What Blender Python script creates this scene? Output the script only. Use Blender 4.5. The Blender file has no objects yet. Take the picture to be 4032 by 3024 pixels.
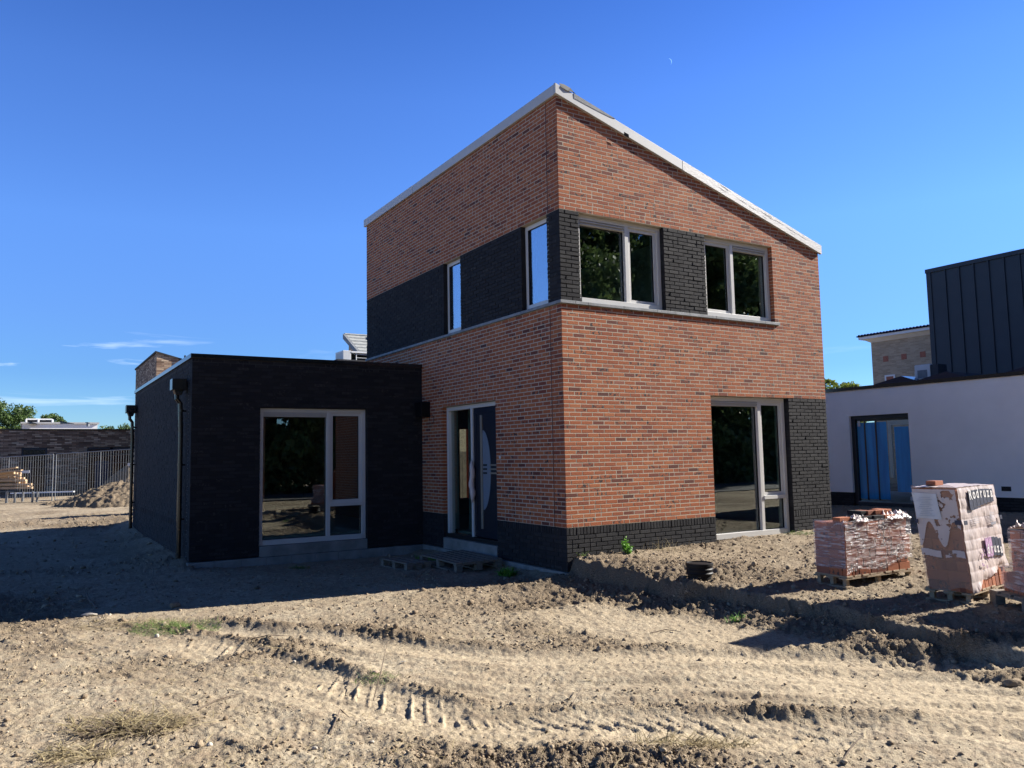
import bpy, bmesh, math, random
import numpy as np
from mathutils import Vector, Matrix, Euler
R = math.radians
random.seed(7); rng = np.random.default_rng(7)
scn = bpy.context.scene; COL = scn.collection

# ------------------------------------------------------------------ camera
CAM = np.array([-6.7966, -9.5547, 1.0747])
FW = np.array([0.52336, 0.84734, 0.09007]); RT = np.array([0.85152, -0.52400, -0.01828]); UP = np.array([-0.03171, -0.08627, 0.99577])
cd = bpy.data.cameras.new('camera'); cam = bpy.data.objects.new('camera', cd); COL.objects.link(cam)
cd.sensor_width = 36; cd.lens = 3109.1 / 4032 * 36; cd.clip_end = 8000; cd.clip_start = .05
m = Matrix(((RT[0], UP[0], -FW[0], CAM[0]), (RT[1], UP[1], -FW[1], CAM[1]), (RT[2], UP[2], -FW[2], CAM[2]), (0, 0, 0, 1)))
cam.matrix_world = m; scn.camera = cam
scn.render.resolution_x, scn.render.resolution_y = 1024, 768

# ------------------------------------------------------------------ object helpers
ORG = {}
def tag(o, label=None, cat=None, group=None, kind=None):
    if label: o['label'] = label
    if cat: o['category'] = cat
    if group: o['group'] = group
    if kind: o['kind'] = kind
    return o
def thing(name, loc, label, cat, group=None, rot=None):
    o = bpy.data.objects.new(name, None); COL.objects.link(o); o.location = loc
    if rot: o.rotation_euler = rot
    o.empty_display_size = .2
    ORG[o.name] = np.array(loc, float)
    return tag(o, label, cat, group)
class MB:
    def __init__(s): s.v = []; s.f = []; s.m = []; s.a = []; s.b = []
    def add(s, vs, fs, mi=0, a=.5, b=.5):
        n = len(s.v); s.v += [tuple(map(float, p)) for p in vs]
        for f in fs: s.f.append(tuple(n + i for i in f)); s.m.append(mi); s.a.append(a); s.b.append(b)
        return s
    def box(s, x0, y0, z0, x1, y1, z1, mi=0, a=.5, b=.5):
        return s.add([(x0,y0,z0),(x1,y0,z0),(x1,y1,z0),(x0,y1,z0),(x0,y0,z1),(x1,y0,z1),(x1,y1,z1),(x0,y1,z1)],
            [(0,3,2,1),(4,5,6,7),(0,1,5,4),(1,2,6,5),(2,3,7,6),(3,0,4,7)], mi, a, b)
    def fbox(s, P, U, N, u0, u1, n0, n1, z0, z1, mi=0, a=.5, b=.5):
        """box in facade coordinates: u along wall, n outward, z up"""
        P = np.array(P, float); U = np.array(U, float); N = np.array(N, float); Z = np.array([0,0,1.])
        c = [(u0,n0,z0),(u1,n0,z0),(u1,n1,z0),(u0,n1,z0),(u0,n0,z1),(u1,n0,z1),(u1,n1,z1),(u0,n1,z1)]
        return s.add([P+U*p[0]+N*p[1]+Z*p[2] for p in c], [(0,3,2,1),(4,5,6,7),(0,1,5,4),(1,2,6,5),(2,3,7,6),(3,0,4,7)], mi, a, b)
    def prism(s, pts, d, mi=0, a=.5):
        """planar polygon pts extruded by vector d"""
        n = len(pts); p = [np.array(q, float) for q in pts]; d = np.array(d, float)
        s.add(p + [q + d for q in p], [tuple(range(n)), tuple(range(2*n-1, n-1, -1))] + [(i, i+n, (i+1) % n + n, (i+1) % n) for i in range(n)], mi, a)
        return s
    def tube(s, pts, r, n=8, mi=0, cap=True, a=.5):
        pts = [np.array(p, float) for p in pts]; rs = r if hasattr(r, '__len__') else [r]*len(pts); rings = []
        for i, p in enumerate(pts):
            t = pts[min(i+1, len(pts)-1)] - pts[max(i-1, 0)]; t /= np.linalg.norm(t) + 1e-12
            h = np.array([0,0,1.]) if abs(t[2]) < .9 else np.array([1.,0,0])
            e1 = np.cross(t, h); e1 /= np.linalg.norm(e1); e2 = np.cross(t, e1)
            rings.append([p + rs[i]*(math.cos(2*math.pi*k/n)*e1 + math.sin(2*math.pi*k/n)*e2) for k in range(n)])
        vs = [q for g in rings for q in g]; fs = []
        for i in range(len(pts)-1):
            for k in range(n): fs.append((i*n+k, i*n+(k+1) % n, (i+1)*n+(k+1) % n, (i+1)*n+k))
        if cap: fs += [tuple(range(n-1, -1, -1)), tuple(range((len(pts)-1)*n, len(pts)*n))]
        return s.add(vs, fs, mi, a)
    def lathe(s, c, prof, n=32, mi=0):
        vs = []; fs = []
        for r, z in prof:
            for k in range(n): vs.append((c[0]+r*math.cos(2*math.pi*k/n), c[1]+r*math.sin(2*math.pi*k/n), c[2]+z))
        for i in range(len(prof)-1):
            for k in range(n): fs.append((i*n+k, i*n+(k+1) % n, (i+1)*n+(k+1) % n, (i+1)*n+k))
        fs.append(tuple(range((len(prof)-1)*n, len(prof)*n)))
        return s.add(vs, fs, mi)
    def build(s, name, mats, parent=None, local=False, smooth=False, bevel=0, label=None, base=None, kind=None):
        V = np.array(s.v, float)
        if base is None and parent is None:
            base = np.array([(V[:,0].min()+V[:,0].max())/2, (V[:,1].min()+V[:,1].max())/2, V[:,2].min()])
        if parent is not None and not local: V = V - ORG[parent.name]
        elif parent is None and not local: V = V - base
        me = bpy.data.meshes.new(name); me.from_pydata(V.tolist(), [], s.f)
        for mt in (mats if isinstance(mats, (list, tuple)) else [mats]): me.materials.append(mt)
        if any(s.m): me.polygons.foreach_set('material_index', s.m)
        at = me.attributes.new('ra', 'FLOAT', 'FACE'); at.data.foreach_set('value', s.a)
        at = me.attributes.new('rb', 'FLOAT', 'FACE'); at.data.foreach_set('value', s.b)
        if smooth: me.polygons.foreach_set('use_smooth', [True]*len(s.f))
        me.update()
        o = bpy.data.objects.new(name, me); COL.objects.link(o)
        if parent is not None: o.parent = parent; ORG[o.name] = ORG[parent.name]
        elif not local: o.location = base; ORG[o.name] = np.array(base)
        else: ORG[o.name] = np.zeros(3)
        if bevel:
            md = o.modifiers.new('bevel', 'BEVEL'); md.width = bevel; md.segments = 2; md.limit_method = 'ANGLE'
        if label: o['label'] = label
        if kind: o['kind'] = kind
        return o
def np_mesh(name, V, F, mats, attrs=None, smooth=False, loc=None):
    """V (n,3), F (m,k) numpy arrays, all faces with k corners"""
    me = bpy.data.meshes.new(name); n, k = F.shape
    me.vertices.add(len(V)); me.vertices.foreach_set('co', np.ascontiguousarray(V, np.float32).ravel())
    me.loops.add(n*k); me.loops.foreach_set('vertex_index', np.ascontiguousarray(F, np.int32).ravel())
    me.polygons.add(n); me.polygons.foreach_set('loop_start', np.arange(0, n*k, k, dtype=np.int32)); me.polygons.foreach_set('loop_total', np.full(n, k, np.int32))
    if smooth: me.polygons.foreach_set('use_smooth', np.ones(n, bool))
    for mt in (mats if isinstance(mats, (list, tuple)) else [mats]): me.materials.append(mt)
    for nm, (dom, arr) in (attrs or {}).items():
        at = me.attributes.new(nm, 'FLOAT', dom); at.data.foreach_set('value', np.ascontiguousarray(arr, np.float32))
    me.update(); me.validate()
    o = bpy.data.objects.new(name, me); COL.objects.link(o)
    if loc is not None: o.location = loc
    ORG[o.name] = np.array(loc if loc is not None else (0,0,0), float)
    return o

# ------------------------------------------------------------------ materials
class NT:
    def __init__(s, name):
        s.mat = bpy.data.materials.new(name); s.mat.use_nodes = True; s.t = s.mat.node_tree; s.n = s.t.nodes
        s.bs = s.n['Principled BSDF']; s.out = s.n['Material Output']
    def node(s, typ, ins=None, **kw):
        nd = s.n.new(typ)
        for k, v in kw.items(): setattr(nd, k, v)
        for k, v in (ins or {}).items(): s.set(nd.inputs[k], v)
        return nd
    def set(s, sock, v):
        if isinstance(v, bpy.types.NodeSocket): s.t.links.new(v, sock)
        elif isinstance(v, (tuple, list)) and len(v) == 3 and sock.type == 'RGBA': sock.default_value = (*v, 1)
        else: sock.default_value = v
    def mix(s, f, a, b, bt='MIX'):
        nd = s.node('ShaderNodeMix', data_type='RGBA', blend_type=bt)
        s.set(nd.inputs[0], f); s.set(nd.inputs[6], a); s.set(nd.inputs[7], b); return nd.outputs[2]
    def math(s, op, a, b=0., c=0.):
        nd = s.node('ShaderNodeMath', operation=op); s.set(nd.inputs[0], a); s.set(nd.inputs[1], b); s.set(nd.inputs[2], c); return nd.outputs[0]
    def ramp(s, f, stops):
        nd = s.node('ShaderNodeValToRGB'); s.set(nd.inputs[0], f); e = nd.color_ramp.elements
        while len(e) < len(stops): e.new(.5)
        for q, (p, c) in zip(e, stops): q.position = p; q.color = (*c, 1) if len(c) == 3 else c
        return nd.outputs[0]
    def noise(s, scale, detail=3, vec=None, rough=.55, stretch=None, seed=0):
        tc = vec or s.node('ShaderNodeTexCoord').outputs['Object']
        if stretch or seed:
            mp = s.node('ShaderNodeMapping'); s.set(mp.inputs['Vector'], tc); mp.inputs['Scale'].default_value = stretch or (1,1,1); mp.inputs['Location'].default_value = (seed, seed*.7, seed*.3); tc = mp.outputs[0]
        nd = s.node('ShaderNodeTexNoise', {'Vector': tc, 'Scale': scale, 'Detail': detail, 'Roughness': rough}); return nd.outputs['Fac']
    def attr(s, name): return s.node('ShaderNodeAttribute', attribute_name=name).outputs['Fac']
    def bump(s, h, dist, strength=1.):
        nd = s.node('ShaderNodeBump', {'Height': h, 'Distance': dist, 'Strength': strength}); s.set(s.bs.inputs['Normal'], nd.outputs[0]); return nd
    def p(s, **kw):
        for k, v in kw.items(): s.set(s.bs.inputs[k.replace('_', ' ')], v)
        return s
def simple(name, col, rough=.6, var=.15, scale=6, bump=0, bscale=60, metal=0, spec=.4, stretch=None):
    t = NT(name); f = t.noise(scale, 4, stretch=stretch); col = tuple(c*DIM.get(name, 1) for c in col)
    lo = tuple(c*(1-var) for c in col); hi = tuple(min(1, c*(1+var)) for c in col)
    t.p(Base_Color=t.ramp(f, [(.3, lo), (.7, hi)]), Roughness=rough, Metallic=metal)
    t.bs.inputs['Specular IOR Level'].default_value = spec
    if bump: t.bump(t.noise(bscale, 3, stretch=stretch), bump)
    return t.mat
M = {}
DIM = dict(pale_mortar=.80, cream_window_paint=.84, grey_sill_stone=.8, pale_aluminium_trim=.74, wrinkled_protective_film=.74, raw_concrete=.75, galvanised_steel=.6, pale_pallet_wood=.8, sawn_timber=.8, white_paper=.8, pale_stone=.75, white_render=.85, grey_vent_strip=.85, asphalt_road=.8, purple_print=.85)
def mk_brick(name, stops, blotch, chance, rough=.85, bumpd=.004):
    t = NT(name); ra = t.attr('ra'); rb = t.attr('rb')
    c = t.ramp(ra, stops)
    n1 = t.noise(9, 4); c = t.mix(t.math('MULTIPLY', t.math('SUBTRACT', n1, .35), 1.1), c, t.mix(.5, c, (.9,.9,.9), 'MULTIPLY'), 'MIX')
    n2 = t.noise(26, 3, seed=3.1)
    msk = t.math('MULTIPLY', t.ramp(n2, [(.52, (0,0,0)), (.60, (1,1,1))]), t.ramp(rb, [(1-chance, (0,0,0)), (1-chance+.02, (1,1,1))]))
    c = t.mix(msk, c, blotch); c = t.mix(1., c, (.76,.76,.76), 'MULTIPLY')
    t.p(Base_Color=c, Roughness=rough); t.bs.inputs['Specular IOR Level'].default_value = .25
    t.bump(t.noise(70, 4), bumpd, .8)
    return t.mat
M['brick_red'] = mk_brick('red_brick', [(0,(.13,.048,.036)), (.05,(.24,.07,.042)), (.16,(.35,.105,.048)), (.7,(.43,.132,.054)), (.965,(.48,.17,.072)), (1,(.32,.12,.085))], (.06,.045,.045), .15)
M['brick_black'] = mk_brick('black_brick', [(0,(.020,.020,.024)), (.6,(.027,.027,.031)), (1,(.036,.036,.039))], (.055,.052,.05), .1)
M['brick_brown'] = mk_brick('brown_brick', [(0,(.085,.06,.05)), (.3,(.13,.095,.075)), (.65,(.19,.14,.11)), (.85,(.27,.21,.165)), (1,(.38,.30,.22))], (.07,.05,.04), .1)
M['brick_pack'] = mk_brick('stacked_brick', [(0,(.22,.08,.05)), (.3,(.40,.14,.07)), (.7,(.48,.17,.08)), (1,(.36,.14,.09))], (.10,.07,.06), .3)
M['mortar'] = simple('pale_mortar', (.52,.45,.35), .95, .12, 10, .003, 120)
M['mortar_dark'] = simple('dark_mortar', (.014,.014,.015), .95, .2, 10, .003, 120)
M['mortar_brown'] = simple('brown_mortar', (.055,.045,.038), .95, .2, 10, .003, 120)
M['frame'] = simple('cream_window_paint', (.66,.65,.62), .35, .03, 3, spec=.5)
M['rubber'] = simple('black_rubber', (.012,.012,.012), .6, .1)
M['vent'] = simple('grey_vent_strip', (.50,.49,.47), .35, .04)
M['stone'] = simple('grey_sill_stone', (.22,.235,.25), .6, .3, 8, .002, 90)
M['trim'] = simple('pale_aluminium_trim', (.60,.60,.58), .45, .05, 5, spec=.5)
M['film_trim'] = simple('wrinkled_protective_film', (.66,.65,.63), .45, .14, 9, .003, 22, stretch=(1,4,4))
M['black_trim'] = simple('black_coated_trim', (.012,.012,.014), .16, .1, spec=.8)
M['pipe'] = simple('black_brown_downpipe', (.022,.017,.013), .22, .2, spec=.7)
M['concrete'] = simple('raw_concrete', (.30,.29,.27), .9, .25, 4, .006, 40)
M['navy'] = simple('navy_door_paint', (.004,.007,.018), .45, .1, spec=.5)
M['steel'] = simple('brushed_steel', (.30,.27,.22), .45, .05, metal=.4)
M['galv'] = simple('galvanised_steel', (.34,.35,.36), .5, .15, 12, metal=.6)
M['plaster_in'] = simple('interior_plaster', (.42,.45,.42), .9, .1)
M['pale_in'] = simple('interior_reveal', (.42,.50,.48), .8, .05)
M['white_in'] = simple('interior_white_wall', (.60,.60,.58), .8, .05)
M['roofing'] = simple('dark_roofing', (.03,.03,.032), .8, .2, 4, .004, 30)
M['stucco'] = simple('white_stucco', (.88,.81,.76), .9, .05, 1.2, .004, 110)
M['white'] = simple('white_render', (.86,.86,.85), .8, .05, 3)
M['clad'] = simple('anthracite_metal_cladding', (.025,.030,.038), .5, .12, 2, spec=.4)
M['wood'] = simple('weathered_pallet_wood', (.20,.165,.13), .8, .35, 7, .004, 60, stretch=(1,12,12))
M['wood_new'] = simple('pale_pallet_wood', (.40,.30,.19), .75, .25, 7, .003, 60, stretch=(1,12,12))
M['timber'] = simple('sawn_timber', (.52,.36,.22), .75, .25, 6)
M['black_plastic'] = simple('black_plastic', (.005,.005,.006), .55, .2, 8, spec=.22)
M['solar'] = simple('solar_panel_glass', (.02,.022,.045), .15, .1, spec=.6)
M['tile'] = simple('grey_roof_tile', (.27,.28,.27), .7, .25, 5)
M['bluetile'] = simple('blue_roof_tile', (.01,.014,.05), .95, .2, 5, spec=.05)
M['ac_white'] = simple('white_metal_casing', (.62,.62,.60), .4, .05)
M['blue_foil'] = simple('blue_protective_foil', (.015,.17,.42), .5, .25, 3, stretch=(1,3,.4))
M['paper'] = simple('white_paper', (.75,.74,.74), .7, .06, 8)
M['ink'] = simple('dark_blue_ink', (.025,.03,.06), .5, .3, 14)
M['greyink'] = simple('grey_ink', (.35,.37,.42), .6, .2, 14)
M['purple'] = simple('purple_print', (.45,.28,.46), .6, .5, 30)
M['stonechip'] = simple('pale_stone', (.52,.47,.39), .85, .25, 10, .006, 30)
M['fencewood'] = simple('stained_fence_wood', (.16,.12,.09), .8, .3, 5)
M['bark'] = simple('tree_bark', (.12,.09,.065), .9, .3, 8, .01, 20)
M['asphalt'] = simple('asphalt_road', (.12,.115,.11), .9, .15, 5, .004, 80)
M['reddish'] = simple('red_brick_inlay', (.32,.12,.08), .9, .3, 40)
def foilmat():
    t = NT('blue_protective_foil'); c = t.ramp(t.noise(2.5, 2, stretch=(1,4,.4)), [(.35,(.01,.34,.80)), (.65,(.03,.50,1.0))]); t.p(Base_Color=c, Roughness=.4); tr = t.node('ShaderNodeBsdfTranslucent', {'Color': (.05,.40,.95)})
    mx = t.node('ShaderNodeMixShader', {0: .25}); t.t.links.new(t.bs.outputs[0], mx.inputs[1]); t.t.links.new(tr.outputs[0], mx.inputs[2]); t.t.links.new(mx.outputs[0], t.out.inputs[0]); return t.mat
M['blue_foil'] = foilmat()
def leafmat(name, lo, hi):
    t = NT(name); ra = t.attr('ra'); t.p(Base_Color=t.ramp(ra, [(0, lo), (1, hi)]), Roughness=.6)
    tr = t.node('ShaderNodeBsdfTranslucent'); t.set(tr.inputs[0], t.ramp(ra, [(0, tuple(c*1.2 for c in lo)), (1, tuple(c*1.3 for c in hi))]))
    mx = t.node('ShaderNodeMixShader', {0: .3}); t.t.links.new(t.bs.outputs[0], mx.inputs[1]); t.t.links.new(tr.outputs[0], mx.inputs[2]); t.t.links.new(mx.outputs[0], t.out.inputs[0])
    return t.mat
M['leaf_row'] = leafmat('row_tree_foliage', (.05,.09,.03), (.20,.27,.09))
M['leaf'] = leafmat('dark_green_foliage', (.025,.055,.012), (.10,.16,.035))
M['leaf_y'] = leafmat('yellow_green_foliage', (.07,.11,.02), (.26,.30,.05))
M['grass'] = leafmat('green_grass_blades', (.07,.12,.03), (.22,.30,.09))
M['straw'] = leafmat('dry_straw', (.15,.115,.06), (.48,.40,.23))
M['weedgreen'] = leafmat('fresh_green_leaves', (.06,.18,.02), (.20,.42,.05))
def glassmat(name, tint=(.72,.80,.76), ior=1.5, mult=1.8, base=.045):
    t = NT(name); t.n.remove(t.bs)
    bf = t.node('ShaderNodeNewGeometry').outputs['Backfacing']; ioi = t.math('ADD', t.math('MULTIPLY', bf, 1/ior-ior), ior); fr = t.node('ShaderNodeFresnel', {'IOR': ioi}); fo = t.math('MINIMUM', t.math('MULTIPLY_ADD', fr.outputs[0], mult, base), 1.); tr = t.node('ShaderNodeBsdfTransparent', {'Color': tint}); gl = t.node('ShaderNodeBsdfGlossy', {'Color': (.95,.97,1), 'Roughness': 0.0})
    mx = t.node('ShaderNodeMixShader', {0: fo}); t.t.links.new(tr.outputs[0], mx.inputs[1]); t.t.links.new(gl.outputs[0], mx.inputs[2]); t.t.links.new(mx.outputs[0], t.out.inputs[0])
    return t.mat
M['glass'] = glassmat('window_glass'); M['glass_sky'] = glassmat('sun_coated_glass', tint=(.6,.7,.8), mult=1.8, base=.30)
M['milk'] = simple('frosted_door_glass', (.16,.20,.25), .3, .05)
def filmmat(name, col, opac, rough, bumpd, scale, stretch=None, patches=None):
    t = NT(name); t.p(Base_Color=col, Roughness=rough)
    t.bump(t.noise(scale, 3, stretch=stretch), bumpd)
    tr = t.node('ShaderNodeBsdfTransparent', {'Color': (.93,.92,.93)})
    f = t.ramp(t.noise(patches[0], 2), [(patches[1], (opac,)*3), (patches[1]+.03, (patches[2],)*3)]) if patches else opac
    mx = t.node('ShaderNodeMixShader', {0: f}); t.t.links.new(tr.outputs[0], mx.inputs[1]); t.t.links.new(t.bs.outputs[0], mx.inputs[2]); t.t.links.new(mx.outputs[0], t.out.inputs[0])
    return t.mat
def wrapfilm():
    t = NT('clear_stretch_film'); t.p(Base_Color=(.86,.80,.80), Roughness=.2)
    n1 = t.noise(5, 4, stretch=(1.0,1.0,9), rough=.6); n2 = t.noise(4, 2, seed=4)
    t.bump(t.noise(24, 3, stretch=(1,1,6)), .014)
    f = t.math('ADD', t.math('MULTIPLY', t.ramp(n1, [(.44, (0,)*3), (.68, (1,)*3)]), t.ramp(n2, [(.35, (.08,)*3), (.66, (.55,)*3)])), .14)  # pale streaks painted into the opacity as sun glare on the folds
    tr = t.node('ShaderNodeBsdfTransparent', {'Color': (.93,.90,.92)}); mx = t.node('ShaderNodeMixShader', {0: f}); t.t.links.new(tr.outputs[0], mx.inputs[1]); t.t.links.new(t.bs.outputs[0], mx.inputs[2]); t.t.links.new(mx.outputs[0], t.out.inputs[0]); return t.mat
M['film'] = wrapfilm()
M['film_peach'] = filmmat('peach_tinted_cover', (.66,.42,.30), .36, .35, .004, 14)
M['film_milk'] = filmmat('milky_plastic_cover', (.60,.51,.485), .9, .35, .004, 14)

# ------------------------------------------------------------------ noise and terrain
def hsh(ix, iy, seed):
    h = (ix.astype(np.int64)*374761393 + iy.astype(np.int64)*668265263 + seed*982451653) & 0xffffffff
    h = ((h ^ (h >> 13)) * 1274126177) & 0xffffffff
    return ((h ^ (h >> 16)) & 0xffffff) / 16777216.
def vn(x, y, seed=0):
    ix = np.floor(x); iy = np.floor(y); fx = x-ix; fy = y-iy; fx = fx*fx*(3-2*fx); fy = fy*fy*(3-2*fy)
    a = hsh(ix, iy, seed); b = hsh(ix+1, iy, seed); c = hsh(ix, iy+1, seed); d = hsh(ix+1, iy+1, seed)
    return (a*(1-fx)+b*fx)*(1-fy) + (c*(1-fx)+d*fx)*fy - .5
def fbm(x, y, f, o=4, seed=0, g=.5):
    s = 0; a = 1
    for i in range(o):
        c, sn = math.cos(i*1.1+.4), math.sin(i*1.1+.4)
        s = s + a*vn((x*c-y*sn)*f+i*7.3, (x*sn+y*c)*f-i*3.1, seed+i); f *= 2.03; a *= g
    return s
def sst(a, b, x): t = np.clip((x-a)/(b-a), 0, 1); return t*t*(3-2*t)
def spline(P, n=60):
    P = np.array(P, float); t = np.linspace(0, len(P)-1, n); i = np.clip(t.astype(int), 0, len(P)-2); f = (t-i)[:,None]
    p0 = P[np.clip(i-1,0,None)]; p1 = P[i]; p2 = P[i+1]; p3 = P[np.clip(i+2,None,len(P)-1)]
    return .5*(2*p1+(p2-p0)*f+(2*p0-5*p1+4*p2-p3)*f*f+(3*p1-p0-3*p2+p3)*f**3)
def track_st(x, y, P):
    best = np.full(x.shape, 1e9); S = np.zeros(x.shape); T = np.zeros(x.shape); acc = 0
    for a, b in zip(P[:-1], P[1:]):
        d = b-a; L = math.hypot(*d); d = d/L; u = (x-a[0])*d[0]+(y-a[1])*d[1]; uc = np.clip(u, 0, L)
        ex = x-a[0]-uc*d[0]; ey = y-a[1]-uc*d[1]; q = ex*ex+ey*ey; k = q < best
        best = np.where(k, q, best); S = np.where(k, acc+uc, S); T = np.where(k, np.sign(-ex*d[1]+ey*d[0])*np.sqrt(q), T); acc += L
    return S, T, acc
EX = np.array([[-14,-1.2],[-9,-.6],[-7.5,.0],[-6.3,.22],[-5,.26],[-3.8,.30],[-2.9,.25],[-2.5,-.1],[-1.8,-.02],[-1,.02],[-.4,.1],[0,.16],[3,.16]])
TR1 = spline([(-5.6,1.0),(-4.75,-.75),(-4.1,-1.45),(-3.6,-2.35),(-3.0,-3.25),(-1.7,-4.15),(-.5,-5.3),(1.0,-7.0),(2.5,-9)])
TR2 = spline([(-5.9,0.2),(-5.15,-1.5),(-4.85,-2.7),(-4.5,-3.8),(-4.1,-4.7),(-3.4,-5.25),(-2.65,-5.95),(-1.5,-6.9),(0,-8.4)])
TR3 = spline([(-6.4,-3.0),(-5.5,-3.7),(-5.0,-4.6),(-4.3,-5.5),(-3.3,-6.3),(-2.4,-7.2)])
def H(x, y, full=True):
    x = np.asarray(x, float); y = np.asarray(y, float)
    E = np.interp(y, EX[:,0], EX[:,1]) + .16*fbm(x*0+y, y*0+3.3, 1.3, 3, 5) + .05*fbm(x, y, 6.0, 3, 6) 
    plat = -.455 + .012*np.minimum(y, 0)*1.6 + .014*np.clip(x, 0, 8) + .03*fbm(x, y, .9, 2, 11)
    plat = plat + .07*np.exp(-(((x-.35)/.45)**2+((y+1.3)/.9)**2))           # heap of spoil near the corner
    floor = -.745 + .035*fbm(x, y, .35, 2, 21)
    d = E - x
    k = .66*sst(-.02, .13, d+.05*fbm(x, y, 5, 3, 31)) + .34*sst(.05, .60, d+.08*fbm(x, y, 2.2, 3, 32))
    fade = sst(-9.5, -6.3, y)
    h = floor + (plat-floor)*(1-k)*(.35+.65*fade)
    # behind the corner the strip left of the house stays low; ground rises beyond the annex and to the far left
    far = sst(11, 17, y + .25*(x+4)); h = np.where(x < .5, h + (.30+.02*fbm(x,y,.4,2,3))*far, h)
    h = np.where((x > .5) & (y > 4), -.45 + .08*fbm(x, y, .5, 3, 8), h)
    # soil banked against the walls
    wl = np.clip(-(x+4.37), 0, None); on = sst(4.4, 5.6, y)*(1-sst(14, 16, y))*(x < -4.3)
    h = h + on*(.13*np.exp(-wl/.45))
    wf = np.clip(4.91-y, 0, None); h = h - .045*np.exp(-wf/.5)*sst(-4.3, -3.6, x)*(x < 1)*(y < 5.3); wl2 = np.clip(-x, 0, None); h = h - .035*np.exp(-wl2/.4)*sst(.4, 1.2, y)*(y < 5)
    # far ground settles to a plain
    rr = np.hypot(x-CAM[0], y-CAM[1]); h = h*(1-sst(45, 90, rr)) + -.5*sst(45, 90, rr)
    pit = np.exp(-(((x-.20)/.24)**2+((y+2.43)/.26)**2)); h = h + .05*np.exp(-(((x-.02)/.13)**2+((y+2.62)/.2)**2))
    if not full: return h
    near = 1-sst(28, 45, rr)
    s1, t1, L1 = track_st(x, y, TR1); s2, t2, L2 = track_st(x, y, TR2); s3, t3, L3 = track_st(x, y, TR3)
    pale = np.zeros(x.shape)
    smooth_floor = sst(.35, .8, d)*(1-sst(1.6, 2.3, d))*(y < -1.5)*fade      # smooth flattened strip in front of the bank
    rough = .6 + .9*fbm(x, y, .55, 2, 41)
    rough = np.clip(.30+1.5*fbm(x, y, .6, 3, 41)+.35*fbm(x, y, 2.3, 2, 43), .26, 1.15)*(1-.75*smooth_floor)
    body = lambda t, w: np.exp(-(t/w)**4)
    # long grooves parallel to the tracks
    zone = np.exp(-((t1+.9)/1.1)**4)*sst(2.0, 4.0, s1)
    g = fbm(s1*.10+.2*t1, t1*1.0, 7.0, 3, 51); g2 = fbm(s1*.05, t1+.06*s1, 3.0, 2, 52)
    h = h + zone*(.026*g + .032*g2); zn = np.exp(-((t2-.75)/.38)**4)*sst(3.5, 5, s2); h = h + zn*(.022*fbm(s2*.07, t2, 11, 2, 55) + .026*fbm(s2*.1, t2, 4.5, 2, 56)); zl = np.exp(-((t2+.8)/.5)**4); h = h + zl*.022*fbm(s2*.08, t2, 6, 3, 57); rough = rough*(1-.45*zone); pale = pale + zone*.5*np.clip(-g2*4, 0, 1)
    zone2 = body(t2, .55)*.8
    # ruts
    m1 = body(t1, .18)*sst(.3, 1.2, s1); h = h - .032*m1; rough = rough*(1-.6*m1); pale = pale + m1
    berm1 = np.exp(-((t1-.33)/.12)**2)*sst(.6, 1.4, s1)*(.5+1.4*np.clip(fbm(x, y, 1.6, 2, 61)+.2, 0, 1)); h = h + .030*berm1; rough = rough + .75*berm1
    bb = np.exp(-((t1+.36)/.10)**2)*np.clip(fbm(x, y, 1.2, 2, 62)+.25, 0, 1); h = h + .03*bb; rough = rough + .5*bb
    m2 = body(t2, .30); pm = np.maximum(sst(.02, .2, fbm(x, y, 1.3, 3, 71)), sst(3.0, 3.6, s2)*(1-sst(7.2, 8.0, s2))*sst(-.32, -.1, fbm(x, y, 1.6, 3, 78)))
    ph = (s2 + .95*np.abs(t2+.05) + .05*fbm(x, y, 2.2, 3, 75))/.150; fr = ph-np.floor(ph); lug = sst(0, .07, fr)*(1-sst(.15, .26, fr))
    h = h + m2*pm*(-.018 + .020*lug*np.clip(.1+1.3*(vn(np.floor(ph)*1.7, t2*7, 72)+.4), 0, 1.3)); rough = rough*(1-.85*m2*pm); pale = pale + m2*pm*.9
    berm2 = np.exp(-((t2-.42)/.10)**2)*(.4+1.2*np.clip(fbm(x, y, 1.4, 2, 73)+.2, 0, 1)); h = h + .026*berm2; rough = rough + .7*berm2
    m3 = body(t3, .24); ph = (s3 + .9*np.abs(t3))/.13; fr = ph-np.floor(ph); lug = sst(0, .15, fr)*(1-sst(.35, .5, fr))
    pm3 = sst(-.05, .2, fbm(x, y, 1.3, 2, 74)); h = h + m3*pm3*(-.010+.009*lug); rough = rough*(1-.6*m3*pm3)
    # the bank face: clotted
    face = sst(-.05, .1, d)*(1-sst(.5, .9, d))*fade*(y < .2); dug = np.clip(sst(.1, -.1, d)*(y < .1)*(x < 7)*fade*.38 + np.exp(-((x+1.4)/1.7)**2-((y+1.0)/1.2)**2)*.5, 0, .6); rough = np.clip(rough + dug + .75*face, 0, 1.5)
    lump = fbm(x, y, 9, 4, 81, .55); lump = np.sign(lump)*np.abs(lump)**1.0
    rid = .25-np.abs(fbm(x, y, 4.2, 3, 82, .55)); 
    cr_ = .5-np.abs(fbm(x, y, 13, 3, 86, .6))*2
    h = h + near*rough*(.030*lump + .026*rid + .018*cr_) + near*.024*fbm(x, y, 30, 4, 83, .68)*np.clip(rough, .45, 1.2)
    h = h + near*np.clip(rough, .2, 1)*.022*np.clip(fbm(x, y, 14, 2, 84)-.12, 0, 1)*2.4
    h = h + near*.05*fbm(x, y, 1.1, 3, 85)*np.clip(rough, .25, 1)
    pale = pale + smooth_floor*.9
    return h, pale, np.clip(rough, 0, 1.5)
def Hz(x, y): return float(H(np.array([x]), np.array([y]))[0][0])
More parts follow.
